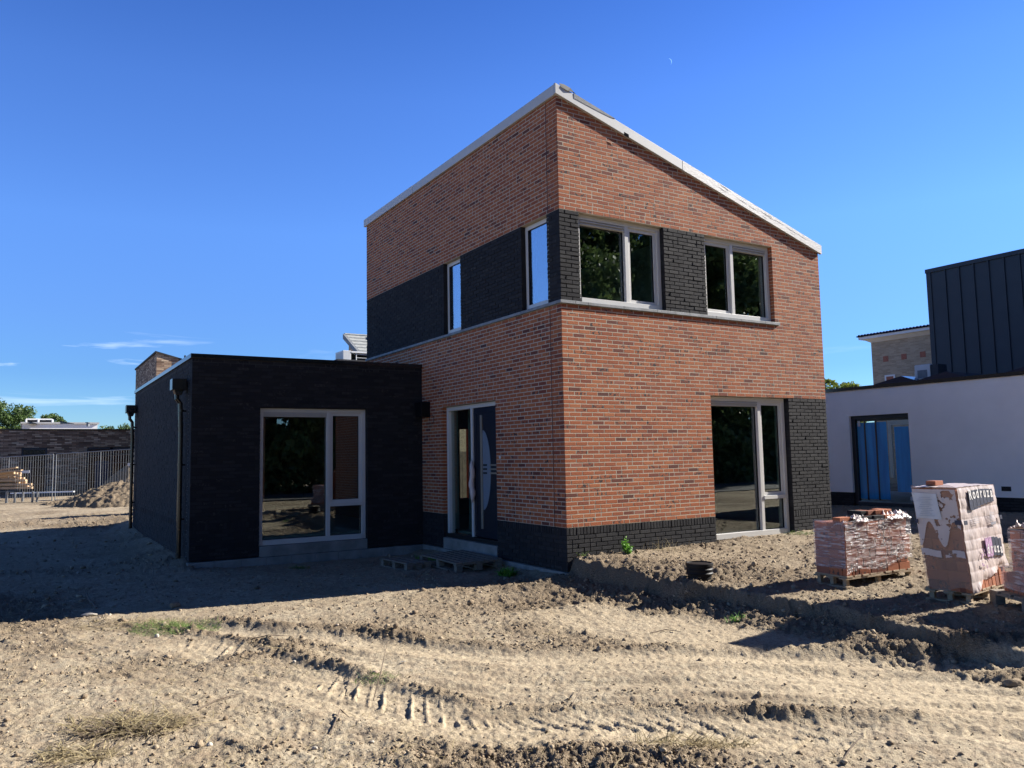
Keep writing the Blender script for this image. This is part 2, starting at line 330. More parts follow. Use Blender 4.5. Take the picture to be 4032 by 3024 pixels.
def make_ground():
    a0 = math.atan2(FW[1], FW[0])
    ang = list(np.arange(-41, 41, .105)) ; ang += list(np.arange(41, 319, 1.5)); ang = np.array(ang); A = a0 + np.radians(ang)
    r = [.4, .8, 1.3, 1.9, 2.4, 2.8]
    while r[-1] < 14: r.append(r[-1]*1.0036)
    while r[-1] < 48: r.append(r[-1]*1.009)
    while r[-1] < 3500: r.append(r[-1]*1.15)
    r = np.array(r); X = CAM[0] + r[:,None]*np.cos(A)[None]; Y = CAM[1] + r[:,None]*np.sin(A)[None]
    h, pale, rough = H(X, Y)
    nr, na = X.shape; V = np.stack([X, Y, h], -1).reshape(-1, 3)
    V = np.vstack([V, [[CAM[0], CAM[1], -.73]]])
    i = np.arange(nr-1)[:,None]*na; j = np.arange(na)[None]; jn = (j+1) % na
    F = np.stack([i+j, i+na+j, i+na+jn, i+jn], -1).reshape(-1, 4)
    pv = np.append(pale.ravel(), 0); rv = np.append(rough.ravel(), .5)
    o = np_mesh('ground', V, F, M['soil'], {'pale': ('POINT', pv), 'rough': ('POINT', rv)}, smooth=True)
    o['kind'] = 'structure'; return o
def soil():
    t = NT('sandy_soil'); pale = t.attr('pale')
    n1 = t.noise(1.1, 4); n2 = t.noise(7, 4, seed=2.2); n3 = t.noise(60, 3, seed=5)
    c = t.ramp(n1, [(.3, (.38,.315,.22)), (.55, (.47,.40,.29)), (.75, (.53,.465,.35))])
    c = t.mix(t.ramp(n2, [(.35, (.55,)*3), (.6, (0,)*3)]), c, (.29,.215,.15))
    c = t.mix(t.math('MULTIPLY', t.ramp(t.attr('rough'), [(.30, (0,)*3), (.95, (1,)*3)]), .78), c, (.235,.18,.125))
    c = t.mix(t.math('MULTIPLY', pale, .55), c, (.58,.485,.345))
    c = t.mix(t.math('MULTIPLY', t.ramp(n3, [(.40, (1,)*3), (.48, (0,)*3)]), .45), c, (.22,.165,.12))
    dk = t.noise(16, 4, seed=7, rough=.7); c = t.mix(t.ramp(dk, [(.38, (.6,)*3), (.50, (0,)*3)]), c, (.225,.175,.125))
    sp = t.noise(110, 2, seed=9); c = t.mix(t.math('MULTIPLY', t.ramp(sp, [(.64, (0,)*3), (.68, (1,)*3)]), .6), c, (.66,.58,.46)); c = t.mix(1., c, (.775,.765,.745), 'MULTIPLY')
    t.p(Base_Color=c, Roughness=.95); t.bs.inputs['Specular IOR Level'].default_value = .15
    hb = t.math('ADD', t.math('MULTIPLY', t.noise(38, 4, seed=1, rough=.65), 1.), t.math('MULTIPLY', t.noise(120, 3, seed=4), .45))
    t.bump(t.math('MULTIPLY', hb, t.math('ADD', t.math('MULTIPLY', t.attr('rough'), .9), .25)), .026, 1.)
    return t.mat
M['soil'] = soil()
def clodm():
    t = NT('dry_clod_soil'); ra = t.attr('ra'); c = t.ramp(ra, [(0, (.22,.165,.115)), (.5, (.34,.265,.185)), (.985, (.46,.37,.265)), (.99, (.62,.57,.49)), (1, (.5,.3,.22))]); c = t.mix(1., c, (.76,.76,.75), 'MULTIPLY')
    t.p(Base_Color=c, Roughness=.95); t.bs.inputs['Specular IOR Level'].default_value = .15; t.bump(t.noise(60, 3), .01); return t.mat
M['clod'] = clodm()
make_ground()

# ------------------------------------------------------------------ brickwork
def bricks(mb, P, U, N, u0, u1, rows, holes=(), top=None, depth=.02, rd=.10, seed=0, gap=.0125, ch_in=.0020, hprob=.27, bl=.203, hl=.096, jit=.0006):
    """rows: (z_bottom, course_height, kind) kind 's' = soldier"""
    rn = random.Random(seed); P = np.array(P, float); U = np.array(U, float); N = np.array(N, float); prev = []
    for z0, ch, kind in rows:
        za, zb = z0+gap*.5, z0+ch-gap*.5
        hs = sorted((h[0], h[1]) for h in holes if h[2] < zb-.004 and h[3] > za+.004)
        segs = []; c = u0
        for a, b in hs:
            if a > c+.01: segs.append((c, a, c > u0, True))
            c = max(c, b)
        if c < u1-.01: segs.append((c, u1, c > u0, False))
        joints = []
        for (a, b, la, lb) in segs:
            u = a; first = True
            while u < b-.02:
                if kind == 's': L = .050
                else:
                    for _ in range(6):
                        L = hl if rn.random() < (hprob if not first else .5) else bl
                        L += rn.uniform(-.003, .003)
                        if all(abs(u+L-j) > .03 for j in prev): break
                e = u+L
                if b-e < (.02 if kind == 's' else .06): e = b
                joints.append(e+.005)
                dd = rd if ((first and la) or (e >= b-1e-6 and lb)) else depth
                t0 = za; t1 = [zb, zb]; t0s = [za, za]
                if top: t1 = [min(zb, top(u)), min(zb, top(e))]
                if max(t1)-za > .012:
                    t1 = [max(t, za+.002) for t in t1]
                    jn = rn.uniform(-jit*1.6, jit*1.6); q = [rn.uniform(-jit, jit) for _ in range(8)]; i = ch_in
                    fr = [(u+i, jn+q[0]*.6, za+i), (e-i, jn+q[1]*.6, za+i), (e-i, jn+q[2]*.6, max(t1[1]-i, za+.001)), (u+i, jn+q[3]*.6, max(t1[0]-i, za+.001))]
                    md = [(u+q[4], jn-i, za+q[5]*.7), (e+q[6], jn-i, za+q[7]*.7), (e+q[6], jn-i, t1[1]+q[5]*.7), (u+q[4], jn-i, t1[0]+q[7]*.7)]
                    bk = [(u, -dd, za), (e, -dd, za), (e, -dd, t1[1]), (u, -dd, t1[0])]
                    vs = [P+U*w[0]+N*w[1]+np.array([0,0,w[2]]) for w in fr+md+bk]
                    fs = [(0,1,2,3)]
                    for k in range(4):
                        l = (k+1) % 4; fs += [(4+k,4+l,l,k), (8+k,8+l,4+l,4+k)]
                    mb.add(vs, fs, 0, rn.random(), rn.random())
                u = e+gap; first = False
        prev = joints
def courses(z0, z1, n): c = (z1-z0)/n; return [(z0+i*c, c, 'n') for i in range(n)]
def slab(mb, P, U, N, u0, u1, z0, z1, n0=-.0014, n1=-.3, top=None, liner=True, mi=0, li=1):
    """mortar and wall core; the sloped top follows top(u)"""
    P = np.array(P, float); U = np.array(U, float); N = np.array(N, float); Z = np.array([0,0,1.])
    za, zb = (top(u0), top(u1)) if top else (z1, z1)
    pts = [P+U*u0+Z*z0, P+U*u1+Z*z0, P+U*u1+Z*zb, P+U*u0+Z*za]
    mb.prism([q+N*n0 for q in pts], N*(n1-n0), mi)
    if liner: mb.prism([q+N*(n1-.001) for q in pts], N*(-.014), li)

# ------------------------------------------------------------------ windows
def window(parent, P, U, N, u0, u1, z0, z1, mull=(), trans=(), cells=(), rec=.085, fw=.07, label=None, outer=True, sillbar=.09, gm='glass', gfw=0.):
    """cells: (u0,u1,z0,z1,'fixed'|'sash',vent)"""
    f = MB(); a = -rec; b = -rec-.11
    f.fbox(P,U,N,u0,u0+fw,b,a,z0,z1); f.fbox(P,U,N,u1-fw,u1,b,a,z0,z1)
    f.fbox(P,U,N,u0+fw,u1-fw,b,a,z1-fw,z1); f.fbox(P,U,N,u0+fw,u1-fw,b,a+.018,z0,z0+sillbar)
    for (u, za, zb) in mull: f.fbox(P,U,N,u-.036,u+.036,b,a-.002,za,zb)
    for (z, ua, ub) in trans: f.fbox(P,U,N,ua,ub,b,a+.012,z-.036,z+.03)
    w = f.build('window', M['frame'], parent, bevel=.003, label=label)
    for (ua, ub, za, zb, kind, vent) in cells:
        if vent:
            v = MB(); v.fbox(P,U,N,ua,ub,b+.03,a-.02,zb-.085,zb); v.fbox(P,U,N,ua+.01,ub-.01,a-.02,a-.002,zb-.080,zb-.062); v.fbox(P,U,N,ua+.01,ub-.01,a-.02,a+.006,zb-.040,zb-.018)
            v.build('ventilation_strip', M['vent'], w, bevel=.002); zb -= .085
        s = MB(); g = b+.035+gfw
        if kind == 'sash':
            q = .055; n0, n1 = b+.015, a-.030
            s.fbox(P,U,N,ua,ua+q,n0,n1,za,zb); s.fbox(P,U,N,ub-q,ub,n0,n1,za,zb); s.fbox(P,U,N,ua+q,ub-q,n0,n1,za,za+q); s.fbox(P,U,N,ua+q,ub-q,n0,n1,zb-q,zb)
            ua += q; ub -= q; za += q; zb -= q; g = b+.045
            s.build('sash', M['frame'], w, bevel=.002)
        r = MB(); e = .009
        r.fbox(P,U,N,ua,ua+e,g-.01,g+.018,za,zb); r.fbox(P,U,N,ub-e,ub,g-.01,g+.018,za,zb); r.fbox(P,U,N,ua+e,ub-e,g-.01,g+.018,za,za+e); r.fbox(P,U,N,ua+e,ub-e,g-.01,g+.018,zb-e,zb)
        r.build('rubber_seal', M['rubber'], w)
        p = MB(); p.fbox(P,U,N,ua+e,ub-e,g-.004,g+.004,za+e,zb-e); p.build('pane', M[gm], w)
    return w

# ------------------------------------------------------------------ the red brick house
XY = (1,0,0); YY = (0,1,0); NX = (-1,0,0); NY = (0,-1,0); O0 = (0,0,0)
house = thing('brick_house', (0,0,-.7), 'new red brick house with black brick bands, sloping roof and low black brick extension', 'house')
SL = (6.575-4.83)/6.042
rt = lambda u: 6.615 - SL*u
ZC = 2.017; ZS = 3.34; ZB = 3.39; ZT = 4.797; LX = 6.06; LY = 7.93
hR = [(.367,2.105,ZS,ZT), (3.044,4.744,ZS,ZT), (3.04,5.0,-.9,ZC)]
hL = [(.345,1.093,ZS,ZT), (3.209,3.902,ZS,ZT), (2.0,4.0,-.9,ZC)]
low = courses(0, ZC, 32) + courses(ZC, ZS, 21); band = courses(ZB, ZT, 22); upper = courses(ZT, ZT+.0625*30, 30)
plinth = [(-.1145-.0635*(i+1), .0635, 'n') for i in range(8)][::-1] + [(-.1145, .1145, 's')]
pil = courses(0, ZC, 32)
red = MB(); blk = MB()
bricks(red, O0, XY, NY, 0, LX, low, [h for h in hR]+[(5.0,LX,-1,ZC)], seed=1)
bricks(red, O0, XY, NY, 4.744, LX, courses(ZS, ZT, 23), [], seed=2, depth=.09)
bricks(red, O0, XY, NY, 0, LX, upper, [], top=rt, seed=3)
bricks(blk, O0, XY, NY, 0, LX, plinth, [(3.04,5.0,-2,3)], seed=4, jit=.002)
bricks(blk, O0, XY, NY, 5.0, LX, pil, [], seed=5, jit=.0025, depth=.1)
bricks(blk, O0, XY, NY, 0, .367, band, [], seed=6, jit=.003, depth=.1); bricks(blk, O0, XY, NY, 2.105, 3.044, band, [], seed=7, jit=.003, depth=.1)
s = .0205
bricks(red, O0, YY, NX, s, LY, low, hL, seed=11)
bricks(red, O0, YY, NX, s, LY, upper, [], top=lambda u: 6.615, seed=12)
bricks(blk, O0, YY, NX, s, 4.91, plinth, hL, seed=13, jit=.002)
bricks(blk, O0, YY, NX, .1005, .345, band, [], seed=14, jit=.002, depth=.1); bricks(blk, O0, YY, NX, 1.093, 3.209, band, [], seed=15, jit=.002, depth=.02, rd=.1)
bricks(blk, O0, YY, NX, 3.902, LY, band, [], seed=16, jit=.002)
# the lower annex
AX, AY, AW, AD, AT = -4.365, 4.91, 4.365, 8.2, 2.86
PA = (AX, AY, 0)
fl = plinth + courses(0, AT, 45)
bricks(blk, PA, XY, NY, 0, AW, fl, [(1.169,3.197,-2,ZC)], seed=21, jit=.002)
bricks(blk, PA, YY, NX, s, AD, fl, [], seed=22, jit=.002)
red.build('red_brick_wall', M['brick_red'], house); blk.build('black_brick_wall', M['brick_black'], house, label='matt black brick plinth, bands and extension walls')
# wall cores with mortar faces
mr = MB(); md = MB(); g = .004
for u0, u1, z0, z1 in [(g,3.036,0,ZS), (3.036,5.004,ZC+g,ZS), (5.004,LX-g,ZC+g,ZS), (4.748,LX-g,ZS,ZT)]: slab(mr, O0, XY, NY, u0, u1, z0, z1)
mr.build('mortar_core', [M['mortar'], M['plaster_in']], house); mr = MB()
for u0, u1, z0, z1 in [(.3,1.996,0,ZS), (1.996,4.004,ZC+g,ZS), (4.004,LY-g,0,ZS)]: slab(mr, O0, YY, NX, u0, u1, z0, z1)
slab(mr, O0, YY, NX, .3, LY-g, ZT, 6.60)
mr.build('mortar_core', [M['mortar'], M['plaster_in']], house); mr = MB()
slab(mr, O0, XY, NY, g, LX-g, ZT, 0, top=lambda u: rt(u)-.005)
mr.build('mortar_core', [M['mortar'], M['plaster_in']], house)
for u0, u1, z0, z1 in [(g,3.036,-.63,0), (5.004,LX-g,-.63,ZC), (g,.363,ZS,ZT), (2.109,3.040,ZS,ZT)]: md = MB(); slab(md, O0, XY, NY, u0, u1, z0, z1, n0=-.010); md.build('dark_mortar_core', [M['mortar_dark'], M['plaster_in']], house)
for u0, u1, z0, z1 in [(.3,1.996,-.63,0), (4.004,4.95,-.63,0), (.3,.341,ZS,ZT), (1.097,3.205,ZS,ZT), (3.906,LY-g,ZS,ZT)]: md = MB(); slab(md, O0, YY, NX, u0, u1, z0, z1, n0=-.007); md.build('dark_mortar_core', [M['mortar_dark'], M['plaster_in']], house)
for u0, u1, z0, z1 in [(g,1.165,-.63,AT), (1.165,3.201,ZC+g,AT), (3.201,AW,-.63,AT)]: md = MB(); slab(md, PA, XY, NY, u0, u1, z0, z1, n0=-.006); md.build('dark_mortar_core', [M['mortar_dark'], M['plaster_in']], house)
md = MB(); slab(md, PA, YY, NX, .3, AD, -.63, AT, n0=-.006)
md.build('dark_mortar_core', [M['mortar_dark'], M['plaster_in']], house)
for za_, zb_ in ((-.63, 3.338), (4.80, 6.57)):
    mj = MB(); mj.fbox(O0,YY,NX,.297,.309,-.02,.0012,za_,zb_); mj.build('movement_joint', M['rubber'], house)
# unseen rear walls, floors and roof decks
bk = MB()
bk.box(.3, LY-.3, -.6, 2.28, LY, 5.9); bk.box(2.28, LY-.3, 1.75, 2.62, LY, 5.9); bk.box(2.28, LY-.3, -.6, 2.62, LY, .05); bk.box(2.62, LY-.3, -.6, LX-.3, LY, 4.8)
bk.prism([(2.0,LY-.29,5.0),(2.0,LY-.29,6.02),(LX-.3,LY-.29,4.9),(LX-.3,LY-.29,4.81),(2.75,LY-.29,4.81)], (0,.28,0))
bk.box(AX+.3, AY+AD-.3, -.6, -1.45, AY+AD, AT); bk.box(-1.1, AY+AD-.3, -.6, 0, AY+AD, AT); bk.box(-.01, LY+.01, -.6, .29, AY+AD-.01, AT)
bk.build('rear_wall', M['brick_red'], house); bk = MB(); bk.box(LX-.3, .32, -.6, LX, LY, 4.8); bk.build('east_wall', M['brick_black'], house)
fl_ = MB(); fl_.box(.32, .32, -.5, LX-.31, LY-.31, -.33); fl_.box(.32,.32,2.70,LX-.31,LY-.31,3.0); fl_.box(AX+.32, AY+.32, -.5, -.02, AY+AD-.31, -.33)
fl_.box(3.0, 3.2, -.33, 3.1, 7.6, 2.7); fl_.box(.33, 4.2, 3.0, LX-.33, 4.3, 4.95); fl_.box(3.2, .33, 3.0, 3.3, 4.2, 5.0)
fl_.build('inner_floor', M['plaster_in'], house)
rv = MB(); rv.box(.55, 3.95, -.33, 3.0, 4.0, 2.7); rv.build('hall_wall', M['pale_in'], house)
for P_, U_, N_, u, za, zb in [(O0,XY,NY,2.10,ZB+.05,ZT-.05),(O0,XY,NY,4.74,ZB+.05,ZT-.05),(O0,XY,NY,4.99,-.3,ZC-.05),(PA,XY,NY,3.19,-.38,ZC-.05),(O0,YY,NX,3.99,-.3,ZC-.05)]:
    rv = MB(); rv.fbox(P_,U_,N_,u-.012,u+.003,-.32,-.20,za,zb); rv.build('inner_reveal', M['pale_in'], house)
rf = MB(); rf.prism([(.005,.005,6.56),(LX,.005,6.56-SL*LX),(LX,.005,6.68-SL*LX),(.005,.005,6.68)], (0,LY-.01,0))
rf.box(AX+.004, AY+.004, AT-.12, -.002, AY+AD, AT+.02); rf.build('roof_deck', M['roofing'], house)
# fascia trims
t = MB(); t.box(-.05, 0, 6.578, 0, 5.2, 6.742)
t.build('roof_trim', M['trim'], house, bevel=.004, label='smooth pale aluminium roof trim')
gx = 2.55
def gable(x0, x1, y0, y1, dz0=0, dz1=.163): b0 = 6.589 - SL*(x0+.05); b1 = 6.589 - SL*(x1+.05); return [(x0,y0,b0+dz0),(x1,y0,b1+dz0),(x1,y0,b1+dz1),(x0,y0,b0+dz1)], (0,y1-y0,0)
t = MB(); t.prism(*gable(-.05, gx, -.05, -.001)); t.build('roof_trim', M['trim'], house, bevel=.004)
t = MB(); t.box(-.0525, 5.205, 6.576, 0, LY+.05, 6.744); t.build('film_covered_trim', M['film_trim'], house, label='left eave trim still under white film')
t = MB(); t.prism(*gable(gx+.004, LX+.05, -.052, -.001, 0, .165))
rw = random.Random(3)
for i in range(14):   # shallow wrinkles of the film on the trim
    x = rw.uniform(gx+.1, LX-.5); L = rw.uniform(.15, .45); z = rw.uniform(.04, .145); p0 = np.array([x, -.0515, 6.589-SL*(x+.05)+z]); p1 = np.array([x+L, -.0515, 6.589-SL*(x+L+.05)+z+rw.uniform(-.006,.006)])
    t.tube([p0, (p0+p1)/2+np.array([0,-.001,0]), p1], [.001,.003,.001], 5)
t.build('film_covered_trim', M['film_trim'], house, label='roof trim under wrinkled white protective film')
# torn film and underlay at the top corner
t = MB(); b = lambda x: 6.589-SL*(x+.05); n = 9; xs = [.30+i*.09 for i in range(n+1)]
for i in range(n):
    x0, x1 = xs[i], xs[i+1]; f = lambda x: .075*(1-(x-.30)/.81)**.6 if x < 1.11 else 0
    t.add([(x0,-.054,b(x0)+.165-f(x0)),(x1,-.054,b(x1)+.165-f(x1)),(x1,-.056,b(x1)+.172),(x0,-.056,b(x0)+.172),(x1,.05,b(x1)+.185),(x0,.05,b(x0)+.185)], [(0,1,2,3),(3,2,4,5)])
t.build('torn_film', M['stone'], house, label='torn grey film on the roof corner')
t = MB(); t.add([(.05,-.058,6.70),(.17,-.066,6.665),(.30,-.058,6.675),(.25,-.03,6.745),(.13,-.03,6.775),(.03,-.04,6.765)], [(0,1,2,3,4,5)]); t.add([(.13,-.03,6.775),(.25,-.03,6.745),(.42,.06,6.72),(.20,.08,6.79)], [(0,1,2,3)])
t.build('underlay_flap', M['rubber'], house, label='black underlay flap sticking out at the roof corner')
t = MB(); t.add([(1.28,-.056,6.185),(1.38,-.06,6.15),(1.36,-.08,6.205),(1.27,-.07,6.235)],[(0,1,2,3)])
t.build('underlay_flap', M['roofing'], house, label='small flap below the sloping trim')
# annex trim
t = MB(); t.box(AX-.03, AY, AT, AX+.05, AY+AD+.03, AT+.078); t.box(AX-.03, AY-.03, AT, -.005, AY-.001, AT+.078)
t.build('flat_roof_trim', M['black_trim'], house, bevel=.004)
# sill stones
t = MB(); u = -.036
for w in [.28,.24,.70,.70,.02+.70,.62,.60,.62,.44]:
    t.fbox(O0,XY,NY,u,min(u+w-.005,4.84),-.08,.036,ZS+.002,ZB-.001,0,random.random()); u += w
u = .0815
while u < LY: t.fbox(O0,YY,NX,u,min(u+.495,LY-.001),-.08,.036,ZS+.002,ZB-.001,0,random.random()); u += .5
t.build('stone_sill', M['stone'], house, bevel=.003)
# windows
window(house,O0,XY,NY,.37,2.10,ZB,ZT-.005,[(1.381,ZB+.09,ZT-.075)],[],[(.44,1.345,ZB+.09,ZT-.075,'fixed',1),(1.417,2.03,ZB+.09,ZT-.075,'sash',0)])
window(house,O0,XY,NY,3.048,4.74,ZB,ZT-.005,[(3.784,ZB+.09,ZT-.075)],[],[(3.118,3.748,ZB+.09,ZT-.075,'sash',0),(3.82,4.67,ZB+.09,ZT-.075,'fixed',1)])
window(house,O0,XY,NY,3.044,4.975,-.40,ZC-.004,[(4.307,-.31,ZC-.074)],[(.258,4.343,4.905)],[(3.114,4.271,-.31,ZC-.074,'fixed',1),(4.343,4.905,.288,ZC-.074,'sash',0),(4.343,4.905,-.31,.222,'fixed',0)], label='tall ground floor window with a vent strip')
window(house,PA,XY,NY,1.173,3.193,-.45,ZC-.004,[(2.459,-.36,ZC-.074)],[(.219,2.495,3.123)],[(1.243,2.423,-.36,ZC-.074,'fixed',1),(2.495,3.123,.249,ZC-.074,'sash',0),(2.495,3.123,-.36,.183,'fixed',0)], label='wide window in the shaded black brick wall')
window(house,O0,YY,NX,.349,1.089,ZB,ZT-.005,[],[],[(.419,1.019,ZB+.09,ZT-.075,'fixed',0)], gm='glass_sky', gfw=.05, label='narrow window reflecting the blue sky')
window(house,O0,YY,NX,3.213,3.898,ZB,ZT-.005,[],[],[(3.283,3.828,ZB+.09,ZT-.075,'fixed',0)], gm='glass_sky', gfw=.05, label='narrow window reflecting the blue sky')
# front door with sidelight
t = MB(); a, b = -.085, -.195
t.fbox(O0,YY,NX,2.004,2.07,b,a,-.36,ZC-.004); t.fbox(O0,YY,NX,3.925,3.996,b,a,-.36,ZC-.004); t.fbox(O0,YY,NX,2.07,3.925,b,a,ZC-.078,ZC-.004); t.fbox(O0,YY,NX,2.97,3.04,b,a+.004,-.36,ZC-.078)
dfm = t.build('door_frame', M['frame'], house, bevel=.003)
t = MB(); t.fbox(O0,YY,NX,2.004,3.996,-.25,-.05,-.43,-.361); t.build('threshold', M['rubber'], dfm)
t = MB(); t.fbox(O0,YY,NX,3.04,3.925,-.155,-.147,-.35,ZC-.08); t.build('sidelight_pane', M['glass'], dfm)
t = MB(); t.fbox(O0,YY,NX,2.07,2.97,-.17,-.115,-.35,ZC-.08)
t.fbox(O0,YY,NX,2.07,2.13,-.115,-.105,-.35,ZC-.08); t.fbox(O0,YY,NX,2.88,2.97,-.115,-.105,-.35,ZC-.08); t.fbox(O0,YY,NX,2.13,2.88,-.115,-.105,-.35,-.24); t.fbox(O0,YY,NX,2.13,2.88,-.115,-.105,ZC-.18,ZC-.08)
door = t.build('front_door', M['navy'], house, bevel=.003)
t = MB(); t.fbox(O0,YY,NX,2.655,2.725,-.112,-.098,-.20,1.80); t.build('steel_strip', M['steel'], door)
for z in (.775,.845,.915):
    t = MB(); t.fbox(O0,YY,NX,2.13,2.41,-.113,-.100,z-.014,z+.014); t.build('steel_strip', M['steel'], door)
    t = MB(); t.fbox(O0,YY,NX,2.50,2.64,-.1105,-.1035,z-.016,z+.016); t.build('glass_inlay', M['rubber'], door)
t = MB(); c = [(-.111, 2.648, .83-.70), (-.111, 2.648, .83+.70)]
arc = [(.111, 2.648-.275*math.cos(k)*1.0, .83+.70*math.sin(k)) for k in np.linspace(math.pi/2, -math.pi/2, 24)]
t.prism(arc, (-.006,0,0)); t.build('arched_glass', M['milk'], door)
t = MB(); hz = np.linspace(.30,.98,12)
t.tube([(.055,2.955,z) for z in hz], .014, 8); hd = t.build('door_handle', M['steel'], door)
t = MB(); t.tube([(.05+.008*math.sin(z*19),2.955+.012*math.sin(z*13),z) for z in np.linspace(.24,1.02,16)], [.008,.02,.04,.05,.055,.045,.055,.05,.042,.05,.045,.05,.045,.035,.02,.006], 9); t.build('plastic_wrap', M['film_milk'], door, smooth=True)
# doorbell hole, black wall box with cable, cable tray
t = MB(); t.tube([(-.002,1.864,1.05),(-.012,1.864,1.05)], .028, 14); t.build('doorbell', M['frame'], house)
t = MB(); t.box(-.20,4.53,1.86,-.001,4.80,2.16); wb = t.build('wall_lamp_box', M['black_plastic'], house, bevel=.01)
t = MB(); t.tube([(-.03,4.42+.10*math.cos(k),1.80+.09*math.sin(k)) for k in np.linspace(0,5.6,16)], .006, 5); t.build('cable_loop', M['rubber'], wb)
# downpipes with hoppers
for yh, yp in ((5.42,5.42),(12.75,12.75)):
    t = MB(); t.box(AX-.26, yh-.13, 2.33, AX-.02, yh+.13, 2.53); t.prism([(AX-.22,yh-.09,2.33),(AX-.06,yh-.09,2.33),(AX-.09,yh-.09,2.25),(AX-.19,yh-.09,2.25)], (0,.18,0))
    hp = t.build('rain_hopper', M['pipe'], house, bevel=.006)
    t = MB(); t.tube([(AX-.16,yp,2.26),(AX-.16,yp,2.18),(AX-.10,yp,2.10),(AX-.085,yp,1.6),(AX-.085,yp,.6),(AX-.085,yp,-.8)], .04, 14)
    for z in (1.95,1.0,.05): t.tube([(AX-.085,yp,z),(AX-.085,yp,z+.04)], .047, 14); t.box(AX-.08,yp-.01,z,AX,yp+.01,z+.03)
    t.build('downpipe', M['pipe'], house, smooth=False)
# foundation
t = MB(); x = 0
while x < 4.9:
    t.box(-.035, x+.004, -.95, .25, min(x+.5, 4.9), -.642, 0, random.random()); x += .5
x = AX-.03
while x < -.05:
    t.box(x+.004, AY-.045-random.random()*.004, -.95, min(x+.44,-.04), AY+.2, -.645); x += .44
t.box(AX+1.175, AY-.02, -.64, AX+3.19, AY+.25, -.455); t.box(-.012,2.006,-.64,.25,3.994,-.435); t.box(-.045,-.02,-.95,.3,.0,-.65)
t.build('foundation', M['concrete'], house, bevel=.004)

# ------------------------------------------------------------------ light
SAZ, SEL = R(12.), R(30.)
tosun = Vector((math.cos(SAZ)*math.cos(SEL), -math.sin(SAZ)*math.cos(SEL), math.sin(SEL)))
ld = bpy.data.lights.new('sun', 'SUN'); ld.energy = 5.0; ld.angle = R(.53); ld.color = (1, .945, .86)
lo = bpy.data.objects.new('sun', ld); COL.objects.link(lo); lo.rotation_euler = tosun.to_track_quat('Z', 'Y').to_euler(); lo.location = (30,-10,30)
wd = bpy.data.worlds.new('World'); scn.world = wd; wd.use_nodes = True; wt = wd.node_tree; bg = wt.nodes['Background']
sky = wt.nodes.new('ShaderNodeTexSky'); sky.sky_type = 'NISHITA'; sky.sun_disc = False; sky.sun_elevation = SEL; sky.sun_rotation = math.atan2(tosun.x, tosun.y)
sky.air_density = 1.0; sky.dust_density = .0; sky.ozone_density = 2.0; sky.altitude = 0
hs = wt.nodes.new('ShaderNodeHueSaturation'); hs.inputs['Saturation'].default_value = 1.0; hs.inputs['Value'].default_value = 1.0
gr = wt.nodes.new('ShaderNodeMix'); gr.data_type = 'RGBA'; gr.blend_type = 'MULTIPLY'; gr.inputs[0].default_value = 1; gr.inputs[7].default_value = (.70,.95,1.25,1)
wt.links.new(sky.outputs[0], gr.inputs[6])
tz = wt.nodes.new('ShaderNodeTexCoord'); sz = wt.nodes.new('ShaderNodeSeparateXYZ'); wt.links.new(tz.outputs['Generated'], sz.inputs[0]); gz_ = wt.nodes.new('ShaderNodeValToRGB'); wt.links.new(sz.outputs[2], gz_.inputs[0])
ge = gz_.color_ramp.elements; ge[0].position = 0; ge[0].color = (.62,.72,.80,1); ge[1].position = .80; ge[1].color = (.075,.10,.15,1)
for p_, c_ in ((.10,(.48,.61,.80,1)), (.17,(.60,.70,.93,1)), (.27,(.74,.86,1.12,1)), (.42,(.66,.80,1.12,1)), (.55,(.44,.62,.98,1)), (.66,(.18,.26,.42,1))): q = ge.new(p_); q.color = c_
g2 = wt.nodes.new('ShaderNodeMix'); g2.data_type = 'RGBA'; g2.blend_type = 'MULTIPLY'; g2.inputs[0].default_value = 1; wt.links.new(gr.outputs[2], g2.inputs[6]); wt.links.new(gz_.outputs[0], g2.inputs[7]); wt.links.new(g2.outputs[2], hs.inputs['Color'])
tc = wt.nodes.new('ShaderNodeTexCoord'); mp = wt.nodes.new('ShaderNodeMapping'); mp.inputs['Scale'].default_value = (1.6, 1.6, 13); mp.inputs['Location'].default_value = (.35,.1,.2)
wt.links.new(tc.outputs['Generated'], mp.inputs[0]); nz = wt.nodes.new('ShaderNodeTexNoise'); nz.inputs['Scale'].default_value = 3.0; nz.inputs['Detail'].default_value = 6; nz.inputs['Roughness'].default_value = .55; nz.inputs['Distortion'].default_value = .6
wt.links.new(mp.outputs[0], nz.inputs['Vector'])
cr = wt.nodes.new('ShaderNodeValToRGB'); cr.color_ramp.elements[0].position = .56; cr.color_ramp.elements[1].position = .80; wt.links.new(nz.outputs['Fac'], cr.inputs[0])
sp = wt.nodes.new('ShaderNodeSeparateXYZ'); wt.links.new(tc.outputs['Generated'], sp.inputs[0])
el = wt.nodes.new('ShaderNodeValToRGB'); e = el.color_ramp.elements; e[0].position = .055; e[0].color = (0,0,0,1); e[1].position = .085; e[1].color = (1,1,1,1); q = e.new(.125); q.color = (1,1,1,1); q = e.new(.155); q.color = (0,0,0,1)
wt.links.new(sp.outputs[2], el.inputs[0])
az = wt.nodes.new('ShaderNodeMapRange'); az.inputs[1].default_value = .12; az.inputs[2].default_value = .30; az.inputs[3].default_value = 1; az.inputs[4].default_value = .12; wt.links.new(sp.outputs[0], az.inputs[0])
ma = wt.nodes.new('ShaderNodeMath'); ma.operation = 'MULTIPLY'; wt.links.new(cr.outputs[0], ma.inputs[0]); wt.links.new(az.outputs[0], ma.inputs[1])
